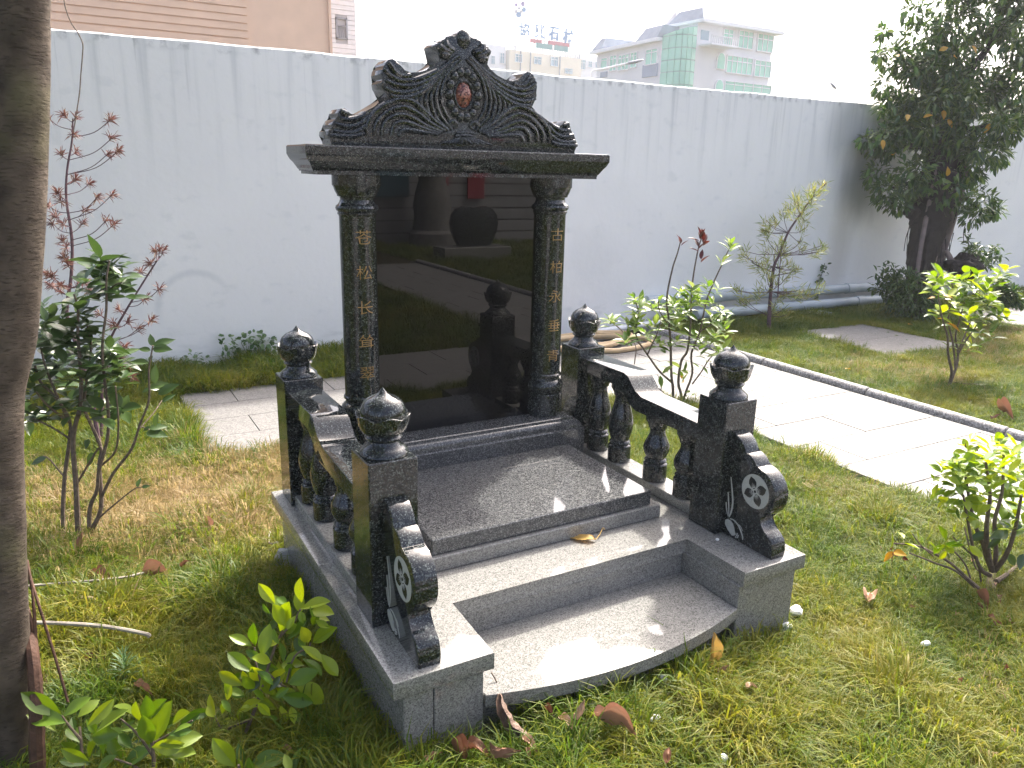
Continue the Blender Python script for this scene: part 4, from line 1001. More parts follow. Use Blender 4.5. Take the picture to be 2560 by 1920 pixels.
for q in TUF:
    b1, b2 = near(TR1, q), near(TR2, q); o_, dd = (b1[1], D) if b1[0] <= b2[0] else (b2[1], D + .1)
    dz = U(-.12, .12); pa = atd(*o_, dd); pc = atd(*q, dd + dz); mid = pa.lerp(pc, .55) - UPV * (pc - pa).length * .10
    b = B(); tube(b, smooth_line([pa, mid, pc], 5), .0022, 5); obj('twig', b, STEMP, wt)
    d = (pc - mid).normalized(); b = B()
    for k in range(random.choice((30, 38, 46))):
        v = (d * U(.2, 1.0) + rvec(.9)).normalized(); l = U(.03, .065); s = v.cross(rvec()).normalized() * .0023
        p = pc - d * U(0, .03); m_ = p + v * l * .6; e = p + v * l - UPV * .006
        vv = [b.verts.new(x) for x in (p - s*.6, p + s*.6, m_ + s, m_ - s, e)]; b.faces.new(vv[:4]); b.faces.new((vv[3], vv[2], vv[4]))
    o = obj('needle_tuft', b, LF_DEAD, wt)
b = B(); tube(b, smooth_line([atd(*c7(*q), D) for q in ((440,800),(458,690),(478,560),(486,450),(496,330),(497,262),(470,200),(430,140),(398,60),(382,-30),(378,-200))], 6), .0032, 6)
single('vine_stem', b, STEM, 'thin bare vine rising past the withered sapling against the wall', 'vine', tuple(atd(183, 333, D)))

# ---- shrub behind the right balustrade, red leaved tips
f3 = lambda x, y: (1480 + x * .3857, 420 + y * .3857)
D = 5.30; st = thing('red_tipped_shrub', 'light green shrub with red leaved shoot tips behind the right balustrade', 'shrub', tuple(onz(1698, 1030)))
bs = (1698, 1032); bl = (1683, 1030)
stems(st, [([bl, f3(525,1430), f3(515,1340), f3(510,1150), f3(500,1000), f3(485,850), f3(520,660), f3(555,550), f3(575,470)], D, .011, .004), ([f3(525,1395), f3(440,1320), f3(360,1210), f3(300,1130), f3(245,1110), f3(190,1050), f3(130,1000)], D, .008, .004), ([bs, f3(580,1480), f3(560,1390), f3(580,1250), f3(620,1180), f3(640,1000), f3(645,820), f3(660,680), f3(690,520), f3(712,450)], D, .011, .004),
      ([bs, f3(610,1450), f3(650,1330), f3(645,1200), f3(700,1060), f3(740,870), f3(790,740), f3(850,610), f3(890,520)], D, .009, .004), ([f3(650,1400), f3(710,1320), f3(760,1240), f3(830,1170)], D, .006, .003), ([f3(300,1130), f3(285,1060), f3(300,940), f3(285,870)], D, .006, .003), ([f3(360,1210), f3(385,1150), f3(420,1080), f3(450,980)], D, .006, .003),
      ([f3(275,1270), f3(285,1160), f3(240,1090)], D, .004, .003), ([f3(500,1020), f3(440,930), f3(430,860)], D, .005, .003), ([f3(700,1060), f3(790,1000), f3(840,940)], D, .005, .003), ([f3(450,1440), f3(440,1380), f3(425,1340)], D, .003, .002)], STEM, jit=.12)
for q in ((290,850),(270,830),(310,860),(130,985),(110,975),(280,930),(310,900),(290,1000),(240,1090),(210,1110),(340,1060),(430,850),(410,880),(450,960),(410,1010),(390,1020),(420,1110),(440,1130),(510,860),(530,870),(590,780),(575,800),(560,960),(540,1010),(550,1100),(530,1120),(670,770),(650,790),(690,800),(650,840),(760,750),(820,780),(700,850),(780,870),(770,950),(790,970),(850,910),(870,950),(850,1020),(870,1040),(680,1080),(710,1100),(790,1080),(800,1100),(850,1160),(820,1180),(490,920),(600,880),(620,900),(480,1000),(590,930),(560,880),(250,1000),(300,960),(730,1120),(700,1150)):
    whorl(st, MIDL, atd(*f3(*q), D + U(-.18, .18)), rvec(.45) + Vector((0, 0, 1)), random.choice((5, 6, 6)), U(.085, .115), .85, .2, .01, ws=1.15)
for q in ((520,1290),(490,1300),(580,1280),(720,1275),(610,1330),(740,1215),(620,1440),(430,1350),(770,1330),(590,1310)):
    whorl(st, MIDL, atd(*f3(*q), D + U(-.1, .1)), rvec(.8) + Vector((0, 0, .4)), 2, U(.08, .11), .8, .1, .01)
for q, k in (((575,465),3), ((705,435),4), ((725,465),3), ((690,500),3), ((710,575),2)): whorl(st, REDL, atd(*f3(*q), D), rvec(.2) + Vector((0, 0, 1)), k, .085, .5, .5, .01)
for q, k in (((900,500),5), ((905,480),3), ((850,590),4)): whorl(st, MIDL, atd(*f3(*q), D), rvec(.2) + Vector((.3, 0, 1)), k, .10, .6, .5, .01)
for q in ((600,1385),): whorl(st, ORAL, atd(*f3(*q), D), rvec(.5), 2, .06, .8, .2, .01)

# ---- feathery sapling
D = 7.98; fp = thing('feathery_sapling', 'slender pale green narrow leaved sapling leaning right before the wall', 'sapling', (4.85, 3.93, 0))
TRP = [(1922,836),(1923,790),(1927,729),(1935,667),(1949,636),(1970,582),(2001,536),(2032,493),(2066,457)]
stems(fp, [(TRP, D, .022, .004), ([(1949,640),(2000,636),(2040,630)], D, .005, .003), ([(1930,680),(1890,662),(1862,635)], D, .006, .003), ([(1945,640),(1985,620),(2003,600)], D, .005, .003), ([(1935,690),(1965,684),(1990,678)], D, .005, .003), ([(1944,745),(1948,690),(1952,640)], D, .006, .004)], STEMP, 'trunk')
for q in ((1130,410),(1130,340),(1180,330),(1100,400),(1150,370),(1240,290),(1270,260),(1310,200),(1340,220),(1330,180),(1400,160),(1430,190),(1450,130),(1480,150),(1500,110),(1380,270),(1420,230),(1350,330),(1390,340),(1370,400),(1310,300),(1230,470),(1200,500),(1260,500),(1120,540),(1130,450),(1360,480),(1370,520),(1490,520),(1500,500),(1470,545),(990,540),(975,570),(1050,620),(1080,640),(1120,600),(1130,680),(1170,700),(1280,620),(1310,660),(1330,650),(1270,700),(1120,770),(1200,750),(930,790),(950,800),(1080,800),(1060,830),(1260,790),(1290,810),(1350,790),(1340,830),(1400,800),(1420,820),(1190,870),(1240,910),(1260,950),(1170,930),(1220,640),(1180,560),(1240,560),(1120,650),(1000,860),(960,860),(1480,780),(1220,830)):
    p = atd(*f3(*q), D + U(-.25, .25)); tq = min(TRP, key=lambda t_: abs(t_[0] - f3(*q)[0]) + abs(t_[1] - f3(*q)[1] - 14)); b = B(); pa = atd(*tq, D)
    b2 = B(); tube(b2, [pa, pa.lerp(p, .6) - UPV * .02, p], .003, 5); obj('twig', b2, STEMP, fp)
    d = (p - pa).normalized() * .5 + UPV * .6
    for k in range(24):
        v = (d + rvec(.9)).normalized(); l = U(.07, .13); s = v.cross(rvec()).normalized() * .0045; p_ = p - d * U(0, .10) + rvec(.03); m_ = p_ + v * l * .5
        vv = [b.verts.new(x) for x in (p_, m_ + s, p_ + v * l - UPV * .01, m_ - s)]; b.faces.new(vv)
    obj('leaf_tuft', b, LF_POD, fp)

# ---- shrub on the lawn in front of the fig tree
f4 = lambda x, y: (1900 + x * .3134, 640 + y * .3134)
D = 6.05; ms = thing('lawn_shrub', 'yellow green leafy shrub on a thin leaning stem on the right lawn', 'shrub', (4.53, 1.80, 0))
bs = f4(1500, 1058)
stems(ms, [([bs, f4(1530,930), f4(1500,780), f4(1495,640), f4(1450,480), f4(1420,300)], D, .013, .004), ([f4(1505,1040), f4(1560,900), f4(1580,780), f4(1560,640), f4(1600,480), f4(1640,330)], D, .012, .004), ([f4(1560,900), f4(1540,700), f4(1500,500), f4(1540,300), f4(1530,220)], D, .009, .004), ([f4(1580,780), f4(1660,650), f4(1780,500), f4(1920,440)], D, .008, .003), ([f4(1590,740), f4(1700,480), f4(1800,320)], D, .007, .003), ([f4(1540,1005), f4(1650,1020), f4(1740,1020)], D, .003, .002)], STEM, jit=.15)
for q in ((1380,130),(1400,160),(1450,150),(1470,170),(1400,220),(1390,250),(1530,200),(1550,180),(1600,180),(1560,270),(1590,250),(1640,300),(1700,210),(1680,230),(1660,140),(1640,180),(1750,270),(1720,250),(1800,310),(1780,290),(1760,180),(1740,160),(1850,200),(1830,230),(1900,130),(1910,160),(1970,100),(1420,410),(1450,440),(1450,520),(1560,350),(1540,330),(1600,400),(1700,420),(1680,390),(1790,470),(1770,450),(1700,550),(1850,360),(1820,340),(1920,430),(1900,460),(1980,470),(1760,580),(1840,610),(1550,690),(1640,730),(1700,700),(1620,330),(1500,300),(1870,300),(1720,350),(1660,450)):
    whorl(ms, MIDL if R() < .6 else YELL, atd(*f4(*q), D + U(-.25, .25)), rvec(.45) + Vector((0, 0, 1)), random.choice((5, 6)), U(.095, .13), .85, .15, .01, ws=1.15)
for q in ((1460,290),(1500,480)): whorl(ms, ORAL, atd(*f4(*q), D - .1), rvec(.4) + UPV, 2, .11, .9, .1)
put('leaf', MIDL[0], leaf_matrix(atd(*f4(1700,1020), D), atd(*f4(1830,1010), D), UPV - FW), ms)

# ---- shrub at the right edge
f9 = lambda x, y: (2180 + x * .3736, 1080 + y * .3736)
D = 3.06; es = thing('edge_shrub', 'dense yellow green shrub with forked brown trunk at the right edge', 'shrub', (1.69, -.16, 0))
bs = (2476, 1492)
stems(es, [([bs, f9(800,1010), f9(805,930)], D, .022, .017), ([f9(805,930), f9(770,840), f9(740,740), f9(695,640), f9(650,450), f9(620,250)], D, .012, .005), ([f9(790,960), f9(730,920), f9(680,790), f9(640,590), f9(610,420)], D, .009, .004), ([f9(810,930), f9(780,830), f9(765,640), f9(790,420), f9(760,200)], D, .012, .005), ([f9(815,920), f9(830,800), f9(820,600), f9(870,400), f9(880,150)], D, .010, .005), ([f9(820,930), f9(900,820), f9(960,640), f9(1000,420)], D, .011, .005), ([f9(830,1000), f9(930,930), f9(1030,830)], D, .010, .006),
      ([f9(740,940), f9(690,900), f9(640,720), f9(620,640)], D, .004, .003), ([f9(720,1050), f9(640,980), f9(530,880), f9(410,810), f9(300,760), f9(140,745)], D - .12, .007, .003), ([f9(690,1040), f9(560,930), f9(430,880), f9(330,840), f9(250,810)], D - .1, .005, .003), ([f9(410,830), f9(330,760), f9(270,680)], D - .12, .003, .002), ([f9(730,1000), f9(700,860), f9(600,760), f9(540,700)], D, .004, .003), ([f9(660,980), f9(620,880), f9(540,790), f9(480,760)], D - .05, .004, .003)], STEM, jit=.12)
for q in ((660,50),(640,110),(690,130),(660,160),(590,190),(610,210),(530,200),(550,230),(470,230),(470,260),(570,290),(590,270),(620,260),(700,180),(690,210),(760,170),(780,190),(830,50),(860,60),(870,90),(840,220),(820,250),(780,310),(740,250),(720,280),(900,270),(950,130),(930,150),(980,100),(920,180),(990,240),(970,260),(690,330),(650,330),(600,350),(560,350),(740,400),(800,400),(860,360),(930,340),(1000,400),(900,430),(950,480),(870,580),(960,560),(1000,470),(1010,180),(1030,300),(1040,420),(1050,530),(800,130),(840,330),(720,460),(780,500),(690,540),(930,620),(1020,620)):
    whorl(es, YELL, atd(*f9(*q), D + U(-.16, .16)), rvec(.5) + Vector((0, 0, 1)), random.choice((5, 5, 6)), U(.05, .072), .85, .15, .008, ws=1.2)
for q in ((620,430),(640,470),(640,540),(610,520)): whorl(es, YELL, atd(*f9(*q), D - .12), rvec(.4) + UPV * .6 - FW, 4, .062, .9, .1, .008)
for q in ((450,370),(430,350),(490,420),(460,470),(540,480),(480,410)): whorl(es, YELL, atd(*f9(*q), D - .05), rvec(.6) - RT * .6, 2, .055, .6, .2, .008)
for q in ((830,660),(790,700),(870,730),(950,700),(990,650),(930,830),(1000,830),(970,750),(820,720)): whorl(es, CAML, atd(*f9(*q), D + U(-.1, .1)), rvec(.5) - UPV * .4, 2, .075, .8, .2, .008)
for q in ((220,690),(180,810),(540,590),(500,710),(520,740),(480,760),(600,760),(520,800)): whorl(es, YELL, atd(*f9(*q), D - .1), rvec(.6) + UPV * .3, 2, .06, .8, .1, .008)
for q in ((110,780),(130,800),(150,830)): whorl(es, ORAL if R() < .5 else [leaf_mesh('leaf', LF_RED, .4, .4, .2)], atd(*f9(*q), D - .12), rvec(.6) - RT, 2, .055, .6, .1, .008)
for q in ((600,110),(690,145)): whorl(es, REDL, atd(*f9(*q), D - .05), rvec(.6) - RT, 1, .03, .6, .1, .008)

# ---- yellow leaved shrubs in the foreground, leaf by leaf
f1 = lambda x, y: (x * .3978, 1260 + y * .3978)
def leafy(t, D, rows, jit=.05, spread=.06, meshes=YELL):
    for bx, by, tx, ty in rows:
        d0 = D + U(-spread, spread); p0 = atd(*f1(bx, by), d0); p1 = atd(*f1(tx, ty), d0 + U(-jit, jit) * .8 - .01)
        put('leaf', random.choice(meshes), leaf_matrix(p0, p1, UPV * .6 - FW * .7 + rvec(.6), U(.9, 1.1)), t)
D = 2.10; ys = thing('upright_yellow_shrub', 'upright shrub of bright yellow green leaves at the left corner of the tomb', 'shrub', tuple(onz(600, 1880)))
stems(ys, [([(600,1890), (601,1858), f1(1520,1480), f1(1580,1350), f1(1650,1150), f1(1690,1010), f1(1750,850), f1(1840,750), f1(1890,660)], D, .006, .003), ([f1(1580,1350), f1(1480,1390), f1(1400,1420), f1(1350,1330), f1(1340,1260)], D, .004, .002), ([f1(1690,1010), f1(1730,900), f1(1780,780)], D, .004, .002), ([f1(1800,1120), f1(1850,960), f1(1940,900), f1(1950,870)], D, .003, .002), ([f1(1650,1150), f1(1610,1000), f1(1600,900)], D, .004, .002), ([f1(1680,1060), f1(1760,1130), f1(1800,1150)], D, .003, .002)], STEM, jit=.03)
leafy(ys, D, ((1730,630,1625,500),(1700,690,1650,630),(1790,770,1705,630),(1800,770,1735,565),(1897,620,1884,465),(1890,690,1870,550),(1890,660,2075,605),(1950,675,2080,668),(1980,710,1945,645),(1985,730,2065,775),(1965,870,2110,775),(1585,895,1440,820),(1605,890,1590,750),(1645,960,1690,760),(1600,1060,1425,930),(1655,990,1550,920),(1530,1140,1395,1050),(1760,800,1840,600),(1810,850,1940,740),(1940,870,1900,780),(1930,910,1870,850),(1890,890,2030,990),(1900,970,2030,1070),(2010,940,2112,1080),(1795,1110,1745,990),(1715,1200,1635,1080),(1810,1130,1985,1045),(1850,1120,2062,1245),(1760,1200,1968,1235),(1590,1230,1525,1405),(1760,1265,1800,1365),(1830,1270,1850,1380),(1740,1290,1600,1200),(1690,1330,1740,1350),(1345,1300,1170,1330),(1375,1385,1490,1350),(1355,1330,1310,1200),(1430,1180,1535,1205),(1395,1320,1420,1230),(1350,1340,1290,1265),(1700,1330,1620,1250),(1820,1150,1740,1210),(1720,780,1750,880),(1810,640,1740,580),(1880,760,1960,850),(1600,1160,1530,1100),(1850,1290,1885,1370),(1660,1230,1600,1170),(1790,1000,1870,930),(1870,1050,1800,1010),(1450,1310,1400,1230),(1860,700,1800,790),(1920,660,1980,620)))
xs_ = random.Random(4); extra = []
for _ in range(34):
    t_ = xs_.random(); cx_, cy_ = 1560 + 330 * t_ + xs_.uniform(-150, 150), 1300 - 640 * t_ + xs_.uniform(-90, 90); a_ = xs_.uniform(0, 6.28); l_ = xs_.uniform(95, 165)
    extra.append((cx_, cy_, cx_ + l_ * cos(a_), cy_ - abs(l_ * sin(a_)) * .8))
leafy(ys, D + .03, extra, spread=.10)
leafy(ys, D + .06, ((1700,760,1620,830),(1720,900,1640,980),(1780,950,1860,1060),(1700,1080,1780,1190),(1640,1100,1560,1190),(1800,1180,1900,1300),(1640,1250,1690,1370),(1850,840,1920,960),(1640,880,1700,980),(1760,1080,1690,1180),(1560,1030,1500,960),(1750,720,1680,800)), meshes=CAML)
YELL_SHADE = [leaf_mesh('leaf', LF_YEL_SHADE, w_, f, c, tip=1.0, pk=1.25, n=8) for w_, f, c in ((.48,.45,.10), (.52,.40,.22), (.44,.6,.06))]
D = 1.95; y2 = thing('broad_yellow_shrub', 'low spreading shrub with broad yellow green leaves at the bottom left corner', 'shrub', tuple(onz(300, 1990)))
stems(y2, [([f1(1000,1900), f1(970,1650), f1(955,1500), f1(940,1400)], D, .006, .003), ([f1(560,1800), f1(520,1620), f1(510,1490), f1(500,1400)], D, .005, .003), ([f1(950,1510), f1(1060,1450), f1(1140,1400), f1(1210,1360)], D, .003, .002), ([f1(510,1480), f1(440,1400), f1(390,1330)], D, .004, .002), ([f1(960,1580), f1(860,1440), f1(760,1350)], D, .004, .002), ([f1(970,1750), f1(850,1650), f1(720,1600)], D, .004, .002)], STEM, jit=.03)
leafy(y2, D, meshes=YELL_SHADE, rows=((390,1325,128,1185),(415,1375,172,1330),(400,1335,550,1205),(490,1340,620,1220),(545,1400,718,1225),(605,1435,800,1285),(535,1420,650,1340),(520,1410,605,1420),(505,1500,415,1390),(885,1350,720,1260),(935,1360,920,1215),(930,1350,1040,1225),(975,1485,1060,1245),(955,1500,895,1340),(1080,1375,1138,1305),(1000,1520,1265,1440),(1010,1550,1210,1540),(760,1390,845,1365),(835,1540,740,1440),(760,1620,690,1460),(650,1590,645,1460),(770,1660,945,1505),(600,1700,720,1575),(850,1700,930,1590),(1100,1660,970,1540),(1090,1600,1168,1620),(1060,1450,1205,1420),(1090,1440,1190,1370),(470,1440,450,1340),(600,1440,560,1360),(880,1400,760,1420),(720,1340,800,1290)))
extra = []
for _ in range(30):
    cx_, cy_ = xs_.uniform(300, 1150), xs_.uniform(1380, 1660); a_ = xs_.uniform(0, 6.28); l_ = xs_.uniform(130, 210)
    extra.append((cx_, cy_, cx_ + l_ * cos(a_), cy_ - abs(l_ * sin(a_)) * .8))
leafy(y2, D + .05, extra, spread=.08, meshes=YELL_SHADE)
leafy(y2, D + .07, ((560,1560,640,1620),(620,1500,580,1590),(900,1480,820,1500),(680,1480,600,1540),(1020,1600,1100,1590),(880,1580,800,1620),(700,1400,640,1480),(840,1440,780,1500)), meshes=CAML)
D = 1.92; y3 = thing('cut_off_yellow_shrub', 'pair of broad green leaf rosettes cut off by the bottom edge of the photo', 'shrub', tuple(onz(620, 2000)))
stems(y3, [([f1(1520,1900), f1(1510,1720), f1(1500,1640)], D, .005, .003), ([f1(1830,1850), f1(1830,1690)], D, .004, .002)], STEM, jit=.02)
leafy(y3, D, meshes=YELL_SHADE, rows=((1480,1650,1338,1475),(1545,1660,1495,1505),(1560,1650,1780,1570),(1600,1690,1560,1595),(1830,1690,1790,1575),(1850,1700,1888,1525),(1520,1670,1500,1600)))

# ---- fleabane weed and other small weeds
def weed(label, name, c, h, n, L, mt, spread=.5, w_=.07, rows=10):
    b = B(); c = Vector(c); tube(b, smooth_line([c, c + Vector((.005, 0, h * .5)), c + Vector((.0, .005, h))], 4), [.003] * 8 + [.002], 5)
    for i in range(n):
        k = (i / n) ** .8; p = c + Vector((0, 0, h * (.12 + .86 * k))); a = 2.4 * i; l = L * (1.1 - .75 * k) * U(.8, 1.1)
        d = Vector((cos(a), sin(a), .25 + .9 * k)).normalized(); pts = [p, p + d * l * .5 + UPV * l * .08, p + d * l - UPV * l * (.16 * (1 - k))]
        s = d.cross(UPV).normalized() * l * w_; vv = [b.verts.new(x) for x in (pts[0] - s*.3, pts[0] + s*.3, pts[1] + s, pts[1] - s, pts[2])]
        b.faces.new(vv[:4]); b.faces.new((vv[3], vv[2], vv[4]))
    return single(name, b, mt, label, 'weed', tuple(c))
weed('feathery green fleabane weed between the trunk and the yellow shrub', 'fleabane_weed', onz(322, 1745, .0), .155, 54, .10, LF_WEED, w_=.05)
weed('small thin weed standing in the grass before the step', 'grass_weed', onz(1560, 1830, .0), .12, 16, .05, LF_WEED, w_=.06)
weed('tiny red stemmed weed in front of the wall left of the tomb', 'red_weed', onz(642, 937, .03), .12, 18, .035, LF_DEAD, w_=.3)
weed('pale leafed sprout in the lawn by the bottom right of the photo', 'lawn_sprout', onz(2130, 1862, 0), .05, 6, .06, LF_WEED, w_=.16)
b = B()
for _ in range(7): leaf_cloud(b, Vector((U(-.45, -.02), 4.58, U(.06, .24))), .07, 24, .042, .9, lambda p: p.z > .02 and p.y < 4.65)
single('wall_weed', b, LF_WEED, 'taller clump of round leaved weeds at the wall foot left of the tomb', 'weed', (-.25, 4.57, 0))
b = B()
for _ in range(5): leaf_cloud(b, Vector((U(-.82, -.55), 4.59, U(.05, .13))), .06, 22, .036, .9, lambda p: p.z > .02 and p.y < 4.65)
single('wall_weed', b, LF_WEED, 'lower left patch of round leaved weeds at the wall foot', 'weed', (-.7, 4.59, 0))
b = B(); pv = [ony(px, py, 4.63) for px, py in ((2043,745),(2046,720),(2050,700),(2056,680),(2062,658))]
tube(b, smooth_line(pv, 4), .004, 5)
for i in range(46):
    k = U(0, 3.99); p = pv[int(k)].lerp(pv[int(k) + 1], k % 1) + Vector((U(-.05, .05), -.015, 0)); leaf_cloud(b, p, .015, 1, .05, .9, lambda q: q.y < 4.655)
single('wall_creeper', b, LF_TREE, 'small dark creeper climbing the wall above the grey pipes', 'climbing plant', tuple(pv[0]))

# ---- fig tree by the wall
f2 = lambda x, y: (2060 + x * .5063, y * .5063)
D = 8.95; ft = thing('fig_tree', 'leafy fig tree with thick dark root covered trunk beside the wall', 'tree', (7.05, 3.85, 0))
def trunk_line(pts, name, mt, jit=.10, dd=0):
    p3 = [atd(*f2(x, y), D + dd) for x, y, r in pts]; ln = smooth_line(p3, 6); rr = []
    for i in range(len(ln)):
        k = min(i / 6, len(pts) - 1.0001); a = int(k); rr.append((pts[a][2] + (pts[a+1][2] - pts[a][2]) * (k - a)) * .5063 * D / FPX)
    b = B(); tube(b, ln, rr, 18, jit); return obj(name, b, mt, ft)
trunk_line([(455,1580,80),(465,1450,64),(480,1330,62),(505,1180,76),(530,1050,86),(560,930,92),(590,800,84),(610,640,60),(600,450,40)], 'trunk', BARKD, .14)
for k in range(9):
    x = U(-60, 75); trunk_line([(460 + x*.9, 1500, 10), (480 + x, 1330, 9), (510 + x*1.1, 1150, 11), (545 + x * .9, 960, 10), (575 + x * .8, 830, 8)], 'aerial_root', BARKD if R() < .7 else BARKP, .12, -.17 + abs(x) * .0012)
trunk_line([(565,1400,17),(575,1290,19),(610,1160,20),(645,1040,20),(685,900,18),(700,780,14)], 'prop_root', BARKP, .06, .05)
trunk_line([(600,1235,13),(625,1280,14),(650,1330,15),(670,1400,14)], 'prop_root', BARKP, .06, -.05)
trunk_line([(520,1110,34),(470,1075,34),(435,1050,32),(405,1035,24)], 'cut_limb', BARKD, .16, -.05)
for x0, y0, x1, y1 in ((430,1080,415,1280),(440,1090,395,1240),(470,1120,440,1300),(600,1180,590,1330),(640,1150,620,1240),(560,1200,545,1340),(660,960,640,1100),(620,1160,612,1330),(550,980,540,1200),(700,1100,690,1200),(580,1040,575,1300)):
    trunk_line([(x0, y0, 2.2), ((x0+x1)/2 + U(-12, 12), (y0+y1)/2, 1.8), (x1, y1, 1.4)], 'hanging_root', BARKD, .1, U(-.3, .1))
for pts in ([(600,640,30),(520,480,22),(440,340,12),(400,200,6)], [(600,560,30),(680,400,22),(800,250,14),(900,100,8)], [(600,600,26),(720,640,16),(850,600,9)], [(590,700,26),(470,720,16),(330,720,8)], [(600,500,24),(580,300,16),(560,120,8)], [(560,880,16),(440,900,10),(300,940,5)], [(660,940,12),(740,1010,8),(820,1050,4)]): trunk_line(pts, 'limb', BARKD, .1, U(-.2, .2))
inside = lambda p: not (p.y > 4.60 and p.z < 2.45)
b = B()
CR = [(550,500,200),(430,330,120),(470,200,90),(560,180,110),(440,60,55),(650,120,90),(780,150,140),(900,90,140),(960,200,90),(700,350,180),(850,380,100),(330,290,60),(290,160,26),(280,265,24),(290,430,44),(320,520,50),(330,700,110),(250,700,60),(210,690,30),(550,720,170),(740,650,160),(900,560,100),(940,480,60),(430,880,90),(470,960,60),(610,960,80),(560,900,110),(260,870,55),(320,950,70),(370,1000,45),(650,850,110),(800,760,80),(860,770,50),(920,630,50),(720,840,60),(780,1000,60),(740,1060,50),(840,1040,36),(700,980,50),(980,360,50),(420,640,120),(500,860,90),(600,930,60),(660,560,150),(470,470,130),(560,330,120),(800,480,110),(620,20,80),(740,-40,120),(880,-60,120),(990,-20,120),(980,130,90),(1010,260,70),(960,420,80),(980,560,60),(930,650,50),(1000,-160,140),(820,-180,120)]
for x, y, r in CR:
    rr = r * .5063 * D / FPX; c = atd(*f2(x, y), D + U(-.35, .15)); 
    if r <= 90: leaf_cloud(b, c, rr, int(30 + 20 * (r / 26.0) ** 1.75), .10, .40, inside, droop=.45)
    else:
        for _ in range(int(r / 13)):
            v = rvec(); v = v.normalized() * (R() ** .4) * .78 * rr; leaf_cloud(b, c + v, rr * U(.24, .40), int((24 * (r / 26.0) ** 1.75) / (r / 13)), .105, .40, inside, droop=.5)
o = obj('crown', b, LF_TREE, ft); o['kind'] = 'stuff'
FIGL = [leaf_mesh('leaf', LF_TREE1, .40, .3, c) for c in (.15, .35)]
rng = random.Random(9)
for i in range(260):
    x, y, r = rng.choice(CR); a = rng.uniform(0, 2*pi); q = sqrt(rng.random()) * r * .98
    p = atd(*f2(x + q * cos(a), y + q * sin(a)), D - .38 - rng.uniform(0, .15) * 1)
    d = (Vector((cos(a), 0, -sin(a))) * .5 + rvec(.6) - UPV * .5).normalized(); l = U(.085, .115)
    put('leaf', rng.choice(FIGL), leaf_matrix(p, p + d * l, UPV * .5 - FW * .6 + rvec(.5)), ft)
for q in ((415,565),(490,580),(610,590),(640,280),(350,760),(290,690),(370,280),(730,225),(610,870),(570,250),(820,610),(590,545)):
    p = atd(*f2(*q), D - .5); d = (rvec() - UPV * .4).normalized(); put('leaf', ORAL[0], leaf_matrix(p, p + d * .11, -FW + rvec(.3)), ft)
# undergrowth round its foot
b = B()
for x, y, r in ((430,1440,100),(380,1480,80),(470,1500,90),(360,1420,60),(400,1380,50),(520,1450,60),(440,1530,70)): leaf_cloud(b, atd(*f2(x, y), D - .2 + U(-.15, .1)), r * .5063 * D / FPX, int(r * 3.4), .07, .36, lambda p: p.z > .02 and p.y < 4.6)
single('dark_undergrowth', b, LF_TREE, 'dark leafy undergrowth wrapped round the foot of the fig tree', 'undergrowth', tuple(onz(2280, 800)))
def sprig(label, name, base, tips, D_, L, k, mt, dens=5):
    b = B(); base3 = atd(*f2(*base), D_)
    for tx, ty in tips:
        e = atd(*f2(tx, ty), D_ + U(-.12, .12)); mid = base3.lerp(e, .5) + UPV * .03; ln = smooth_line([base3, mid, e], 6); tube(b, ln, .006, 5)
        for p in ln[3:]:
            leaf_cloud(b, p, .035, dens, L, .40, lambda q: q.z > .01 and q.y < 4.62)
    single(name, b, mt, label, 'shrub', tuple(base3))
sprig('thin leafy sprigs left of the fig tree trunk above the pipes', 'fig_sprig', (390,1500), ((255,1350),(290,1320),(330,1310),(240,1420),(340,1370),(290,1400)), D - .1, .085, 3, LF_TREE)
sprig('tall dark leaved sprigs growing from the stump right of the fig trunk', 'stump_sprig', (740,1330), ((700,1160),(760,1210),(770,1250),(860,1220),(880,1260),(830,1300),(710,1240)), D, .085, 3, LF_TREE)
sprig('low green bush behind the lawn shrub on the right side', 'low_bush', (900,1490), ((830,1400),(880,1380),(930,1440),(960,1480),(870,1450),(980,1500),(850,1480),(800,1470)), D - .5, .09, 3, LF_TREE, 9)
b = B(); vsx = ball(b, atd(*f2(690,1320), D - .05), .24, 1, .7, .55, 4)
cst = atd(*f2(690,1320), D - .05)
for v in vsx: v.co += (v.co - cst).normalized() * (.11 * noise.noise(v.co * 7) + .05 * noise.noise(v.co * 19))
single('tree_stump', b, BARKD, 'rugged dark tree stump behind the lawn shrub beside the fig tree', 'stump', tuple(cst))

# ================================================================== SMALL THINGS
# pipes along the wall
def pipe(label, pts, r, mt, collars):
    p3 = [Vector(p) for p in pts]; t = thing('wall_pipe', label, 'pipe', tuple(p3[0]), 'pipes along the foot of the wall'); b = B(); tube(b, p3, r, 16); obj('tube', b, mt, t)
    for x in collars:
        k = (x - p3[0].x) / (p3[-1].x - p3[0].x); c = p3[0].lerp(p3[-1], k); d = (p3[-1] - p3[0]).normalized(); b = B(); tube(b, [c - d * .07, c - d * .068, c + d * .068, c + d * .07], [r * 1.02, r * 1.14, r * 1.14, r * 1.02], 16); obj('collar', b, mt, t)
zu = ony(2150, 728, 4.58).z; zl = ony(2150, 752, 4.50).z; zu2 = ony(1760, 733, 4.58).z
pipe('upper grey plastic pipe along the wall behind the sapling', [(3.75, 4.585, .30), (9.6, 4.585, .23)], .055, PIPE, (4.7, 6.1, 6.9))
pipe('lower grey plastic pipe along the foot of the wall', [(4.35, 4.50, .13), (9.6, 4.50, .10)], .055, PIPE, (5.6, 7.0))
b = B(); tube(b, [ony(1478, 832, 4.5), ony(1650, 805, 4.5)], .028, 10); single('thin_white_pipe', b, FRM, 'thin white pipe lying at the wall foot near the hose', 'pipe', tuple(ony(1478, 832, 4.5)))
